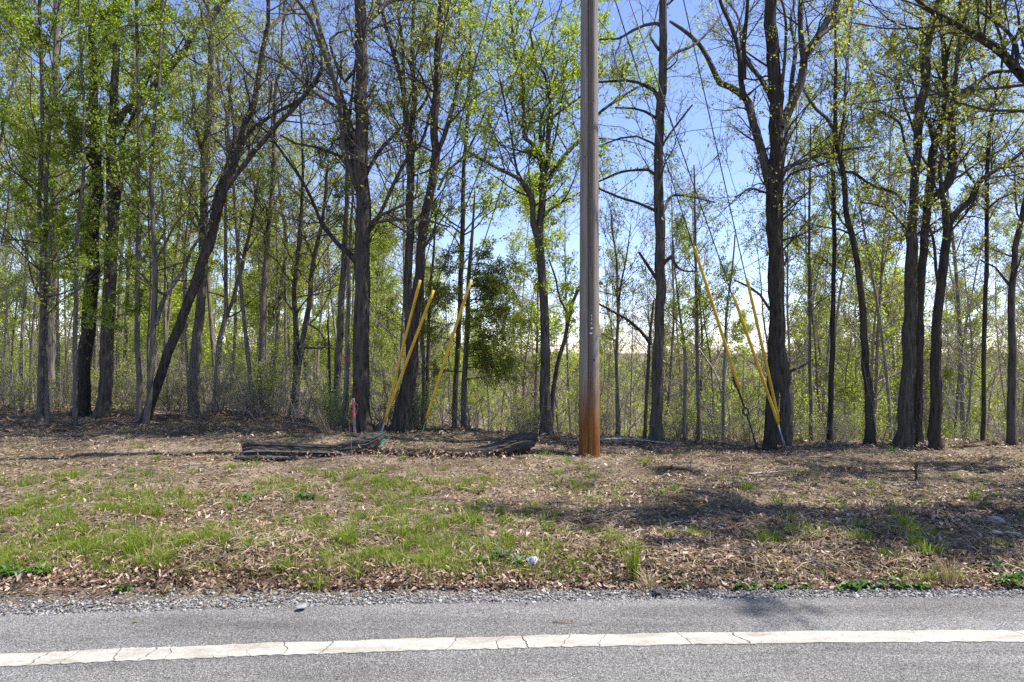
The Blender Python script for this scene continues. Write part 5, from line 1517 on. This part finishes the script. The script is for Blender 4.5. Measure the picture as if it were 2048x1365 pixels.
def ribbon(path, w, seed, twist=1.5):
    P = np.asarray(path, float)
    P, _ = cr_path(P, np.ones(len(P)), .02)
    n = len(P)
    t = np.linspace(0, 1, n)
    a = seed + twist * t
    s = np.stack([np.cos(a), np.sin(a) * .6, .2 * np.sin(a * 2)], -1) * (w / 2 * (1 + .15 * np.sin(t * 14)))[:, None]
    V = np.concatenate([P - s, P + s])
    i = np.arange(n - 1)
    return V, np.stack([i, i + 1, n + i + 1, n + i], -1)

def stake_and_tape():
    Y = 10.8
    b = W(710, 852, Y); b[2] = gz1(b[0], Y) - .1
    t = W(707, 797, Y)
    d = t - b
    g = Geo()
    h = np.linalg.norm(d)
    s = .016
    V = np.array([[-s, -s, 0], [s, -s, 0], [s, s, 0], [-s, s, 0], [-s, -s, h - .02], [s, -s, h - .02], [s, s, h - .02], [-s, s, h - .02], [-s * .6, -s * .6, h], [s * .6, -s * .6, h], [s * .6, s * .6, h], [-s * .6, s * .6, h]])
    V[:, 0] += d[0] * V[:, 2] / h
    Q = [[0, 1, 5, 4], [1, 2, 6, 5], [2, 3, 7, 6], [3, 0, 4, 7], [4, 5, 9, 8], [5, 6, 10, 9], [6, 7, 11, 10], [7, 4, 8, 11], [8, 9, 10, 11]]
    root = tag(link('survey_stake', mk_mesh('survey_stake', V, np.array(Q)), M['stake'], loc=b), 'grey wooden survey stake in front of the big oak, tied with pink tape', 'stake')
    for k, (path, w) in enumerate(([[(706, 806), (707, 815), (706, 824), (709, 832), (711, 838)], .026], [[(708, 805), (714, 809), (716, 816), (713, 824), (712, 830)], .022])):
        V, Q = ribbon([W(a, c, Y - .05 - .01 * k) - b for a, c in path], w, k)
        o = link('pink_tape', mk_mesh('pink_tape', V, Q, True), M['pink'], root)
        sm = o.modifiers.new('thickness', 'SOLIDIFY'); sm.thickness = .0015
    th = np.linspace(0, 6.283, 14)
    V, F = tube_path([W(707, 806, Y) - b + np.array([.021 * math.cos(a), .021 * math.sin(a), 0]) for a in th], [.008] * 14, 5)
    link('tape_knot', mk_mesh('tape_knot', V, F, True), M['pink'], root)
    # tape tied on a drooping branch end
    V, Q = ribbon([W(a, c, 10.9) for a, c in ((685, 712), (689, 716), (694, 720), (699, 722), (702, 719))], .04, .6, 2.2)
    o = link('pink_ribbon', mk_mesh('pink_ribbon', V - W(690, 716, 10.9), Q, True), M['pink'], loc=W(690, 716, 10.9))
    sm = o.modifiers.new('thickness', 'SOLIDIFY'); sm.thickness = .0015
    tag(o, 'bright pink tape knotted on a low branch tip left of the big oak', 'ribbon')
    V, F = tube_path([W(a, c, 10.9 + q) for a, c, q in ((618, 648, 2.4), (640, 663, 1.9), (654, 690, 1.0), (668, 700, .5), (682, 709, .1), (691, 717, 0))], [.02, .017, .014, .012, .009, .005], 7)
    o = link('drooping_branch', mk_mesh('drooping_branch', V - W(618, 648, 13.3), F, True), M['bark'], loc=W(618, 648, 13.3))
    tag(o, 'thin drooping branch that carries the pink tape at its tip', 'branch')
stake_and_tape()

def paint_marks():
    # red paint blazes on the big oak, thin shells just proud of its bark
    Y = 11.1
    par = [o for o in COL.objects if o.get('label', '').startswith('big straight oak with pale lichen')][0]
    m = mat_plain('faded_red_paint', (.17, .012, .014), .8, 0, .6, 30)
    rng = np.random.RandomState(2)
    for (px, py, w, h) in ((716, 776, 9, 5), (720, 791, 10, 5)):
        c = W(px, py, Y)
        ax = W(724, py, Y); r = 17.6 / FPX * Y
        n = 12
        V = []
        for i in range(n + 1):
            for j in range(2):
                x = c[0] - ax[0] + (i / n - .5) * w / FPX * Y
                hh = h / FPX * Y * (.5 + .5 * math.sin(math.pi * i / n)) * rng.uniform(.6, 1.2)
                V.append([ax[0] + x, Y - math.sqrt(max(1e-5, (r * 1.09) ** 2 - x * x)) - .012, c[2] + (j - .5) * hh + .02 * (i / n)])
        V = np.array(V) - np.array(par.location)
        Q = np.array([[2 * i, 2 * i + 2, 2 * i + 3, 2 * i + 1] for i in range(n)])
        o = link('paint_mark', mk_mesh('paint_mark', V, Q, True), m, par)
paint_marks()

_road = 'dark green weed at the shaded right gravel edge, '
WEED_LABELS = [_road + t for t in ('first one right of the arching tuft', 'second one right of the arching tuft', 'third one right of the arching tuft', 'fourth one right of the arching tuft',
    'fifth one right of the arching tuft', 'second one left of the rusty grass', 'just left of the rusty grass')] + [
    'broad leaved weed patch by the gravel near the right end of the verge', 'broad leaved weed cut by the right picture edge near the gravel', 'small weed in shade above the broad weed patch on the right',
    'broad leaved weed near the gravel at the far left of the verge', 'second broad leaved weed from the left near the gravel', 'bushy green weed in the grass below the left end of the log',
    'bushy green weed in the grass below the middle of the log', 'small weed just right of the tall grass clump', 'tiny weed on the gravel edge right of the arching grass tuft',
    'small single weed on the gravel edge left of the tall grass clump', 'dark leafy weed left of the violet litter, middle of three', 'dark leafy weed left of the violet litter, farthest of three',
    'dark leafy weed touching the violet and white litter', 'small weed on bare verge right of the pole, in the sun', 'weed seedling on the crest between the pole and the yellow guards',
    'weed seedling behind the middle of the log', 'leafy green seedling on the crest left of the log', 'weed on the gravel edge among brown leaves on the left', 'weed on the crest of the verge in front of the left thicket']
def weeds():
    rng = np.random.RandomState(8)
    for wi, (px, py, sz, nl) in enumerate(((1485, 1178, .09, 16), (1550, 1176, .09, 18), (1612, 1178, .07, 12), (1700, 1178, .10, 18), (1745, 1176, .09, 16), (1800, 1172, .08, 14), (1840, 1178, .08, 14), (2010, 1172, .11, 22), (2042, 1166, .12, 22), (1990, 1140, .10, 9),
                           (40, 1150, .12, 16), (90, 1148, .10, 14), (490, 1000, .11, 26), (615, 998, .10, 22), (1335, 1160, .07, 9), (1375, 1178, .06, 10), (1155, 1167, .06, 6), (1000, 1120, .1, 20), (960, 1128, .09, 18), (1040, 1128, .1, 18),
                           (1310, 985, .06, 10), (1380, 900, .08, 8), (850, 885, .08, 6), (580, 878, .10, 8), (245, 1183, .07, 16), (250, 860, .08, 7))):
        g = ground_at(px, py)
        V, Q = [], []
        for k in range(nl):
            a = rng.uniform(0, 6.28); L = sz * rng.uniform(.5, 1.1); el = rng.uniform(.15, 1.0)
            d = np.array([math.cos(a) * math.cos(el), math.sin(a) * math.cos(el), math.sin(el)])
            s = np.array([-math.sin(a), math.cos(a), 0]); w = L * rng.uniform(.2, .34)
            b0 = np.array([rng.normal() * sz * .35, rng.normal() * sz * .2, 0.005])
            n0 = len(V)
            m1 = b0 + d * L * .5; t1 = b0 + d * L - np.array([0, 0, L * .25])
            V += [b0, m1 + s * w + np.array([0, 0, .12 * L]), m1, m1 - s * w + np.array([0, 0, .12 * L]), t1]
            Q += [[n0, n0 + 1, n0 + 2], [n0, n0 + 2, n0 + 3], [n0 + 1, n0 + 4, n0 + 2], [n0 + 2, n0 + 4, n0 + 3]]
        o = link('leafy_weed', mk_mesh('leafy_weed', np.array(V), np.array(Q)), M['weed'], loc=g)
        tag(o, WEED_LABELS[wi], 'weed', 'broad leaved weeds on the verge')
weeds()

def tuft(name, label, px, py, n, h, spread, lean, wid, mat, seed, group=None, dirx=0.0):
    rng = np.random.RandomState(seed)
    g = ground_at(px, py)
    V, Q, T = blades(np.array([g[0]]), np.array([g[1]]), np.array([n]), np.array([h]), np.array([spread]), np.array([lean]), wid, rng)
    V = V - g
    V[:, 0] += dirx * np.maximum(V[:, 2], 0) ** 1.3
    return tag(link(name, mk_mesh(name, V, [Q, T]), M[mat], loc=g), label, 'grass tuft', group)
tuft('tall_grass_clump', 'tall upright thin green grass clump at the gravel edge, right of the pole', 1267, 1163, 70, .34, .018, .16, .0022, 'grass', 1)
tuft('arching_grass_tuft', 'low tuft of arching yellow grass at the foot of the tall clump', 1300, 1178, 70, .13, .03, 1.1, .0022, 'straw', 2)
tuft('dry_grass_clump', 'pale dry grass arching right, in front of the wood left of the big oak', 655, 868, 70, .5, .04, .5, .004, 'straw', 3, None, -.9)
tuft('green_grass_tuft', 'long bladed green tuft near the gravel left of the middle', 640, 1178, 60, .14, .03, .8, .0025, 'grass', 4)
tuft('rusty_grass_tuft', 'rusty old grass clump at the gravel edge on the right', 1900, 1168, 90, .19, .04, .5, .002, 'straw', 5)
TUFT_LABELS = ['small grass clump right below the root end of the log', 'small grass clump just below the foot of the pole', 'green grass clump on bare verge right of the pole, nearer one',
    'green grass clump on bare verge below the longest yellow guard', 'rusty green grass clump on bare verge below the big forked oak', 'rusty green grass clump on bare soil, left of the dark stub',
    'small grass clump under the branch stub of the log', 'second small grass clump below the log stub', 'small grass clump below the thin middle of the log', 'small grass clump left of the log near its shadow',
    'small grass clump below the left half of the log', 'small grass clump at the right end of the verge below the dark stub']
for k, (px, py) in enumerate(((1085, 965), (1150, 975), (1350, 985), (1465, 1005), (1560, 1010), (1740, 975), (690, 960), (760, 965), (880, 970), (300, 985), (620, 945), (1945, 1000))):
    tuft('spring_tuft', TUFT_LABELS[k], px, py, 46, .13, .05, .8, .0028, 'grass' if k % 3 else 'straw', 20 + k, 'small grass clumps on the bare verge')
for k, (px, py, h) in enumerate(((705, 925, .5), (597, 850, .5), (1380, 940, .26), (985, 880, .4), (880, 900, .35))):
    g = ground_at(px, py)
    rng = np.random.RandomState(60 + k)
    P, R = grow(np.array([[0, 0, -.03]]), np.array([[.05, 0, 1.0]]), np.array([h]), np.array([.005]), np.array([.0018]), 7, .08, .02, rng)
    V, Q = tubes(P, R, 6)
    root = tag(link('dead_stalk', mk_mesh('dead_stalk', V, Q, True), M['twig_pale'], loc=g), ('thin dead stalk in front of the middle of the log', 'thin dead stalk behind the left half of the log', 'short dead stalk right of the pole', 'thin dead stalk in front of the root end of the log', 'thin dead stalk in front of the low part of the log')[k], 'stalk', 'dead stalks on the verge')
    P2, R2 = children(P, R, 3, .5, 1, (25, 50), (.15, .35), rng, 4, .1, .05, .002, .0012)
    V, Q = tubes(P2, R2, 4)
    link('side_twig', mk_mesh('side_twig', V, Q, True), M['twig_pale'], root)
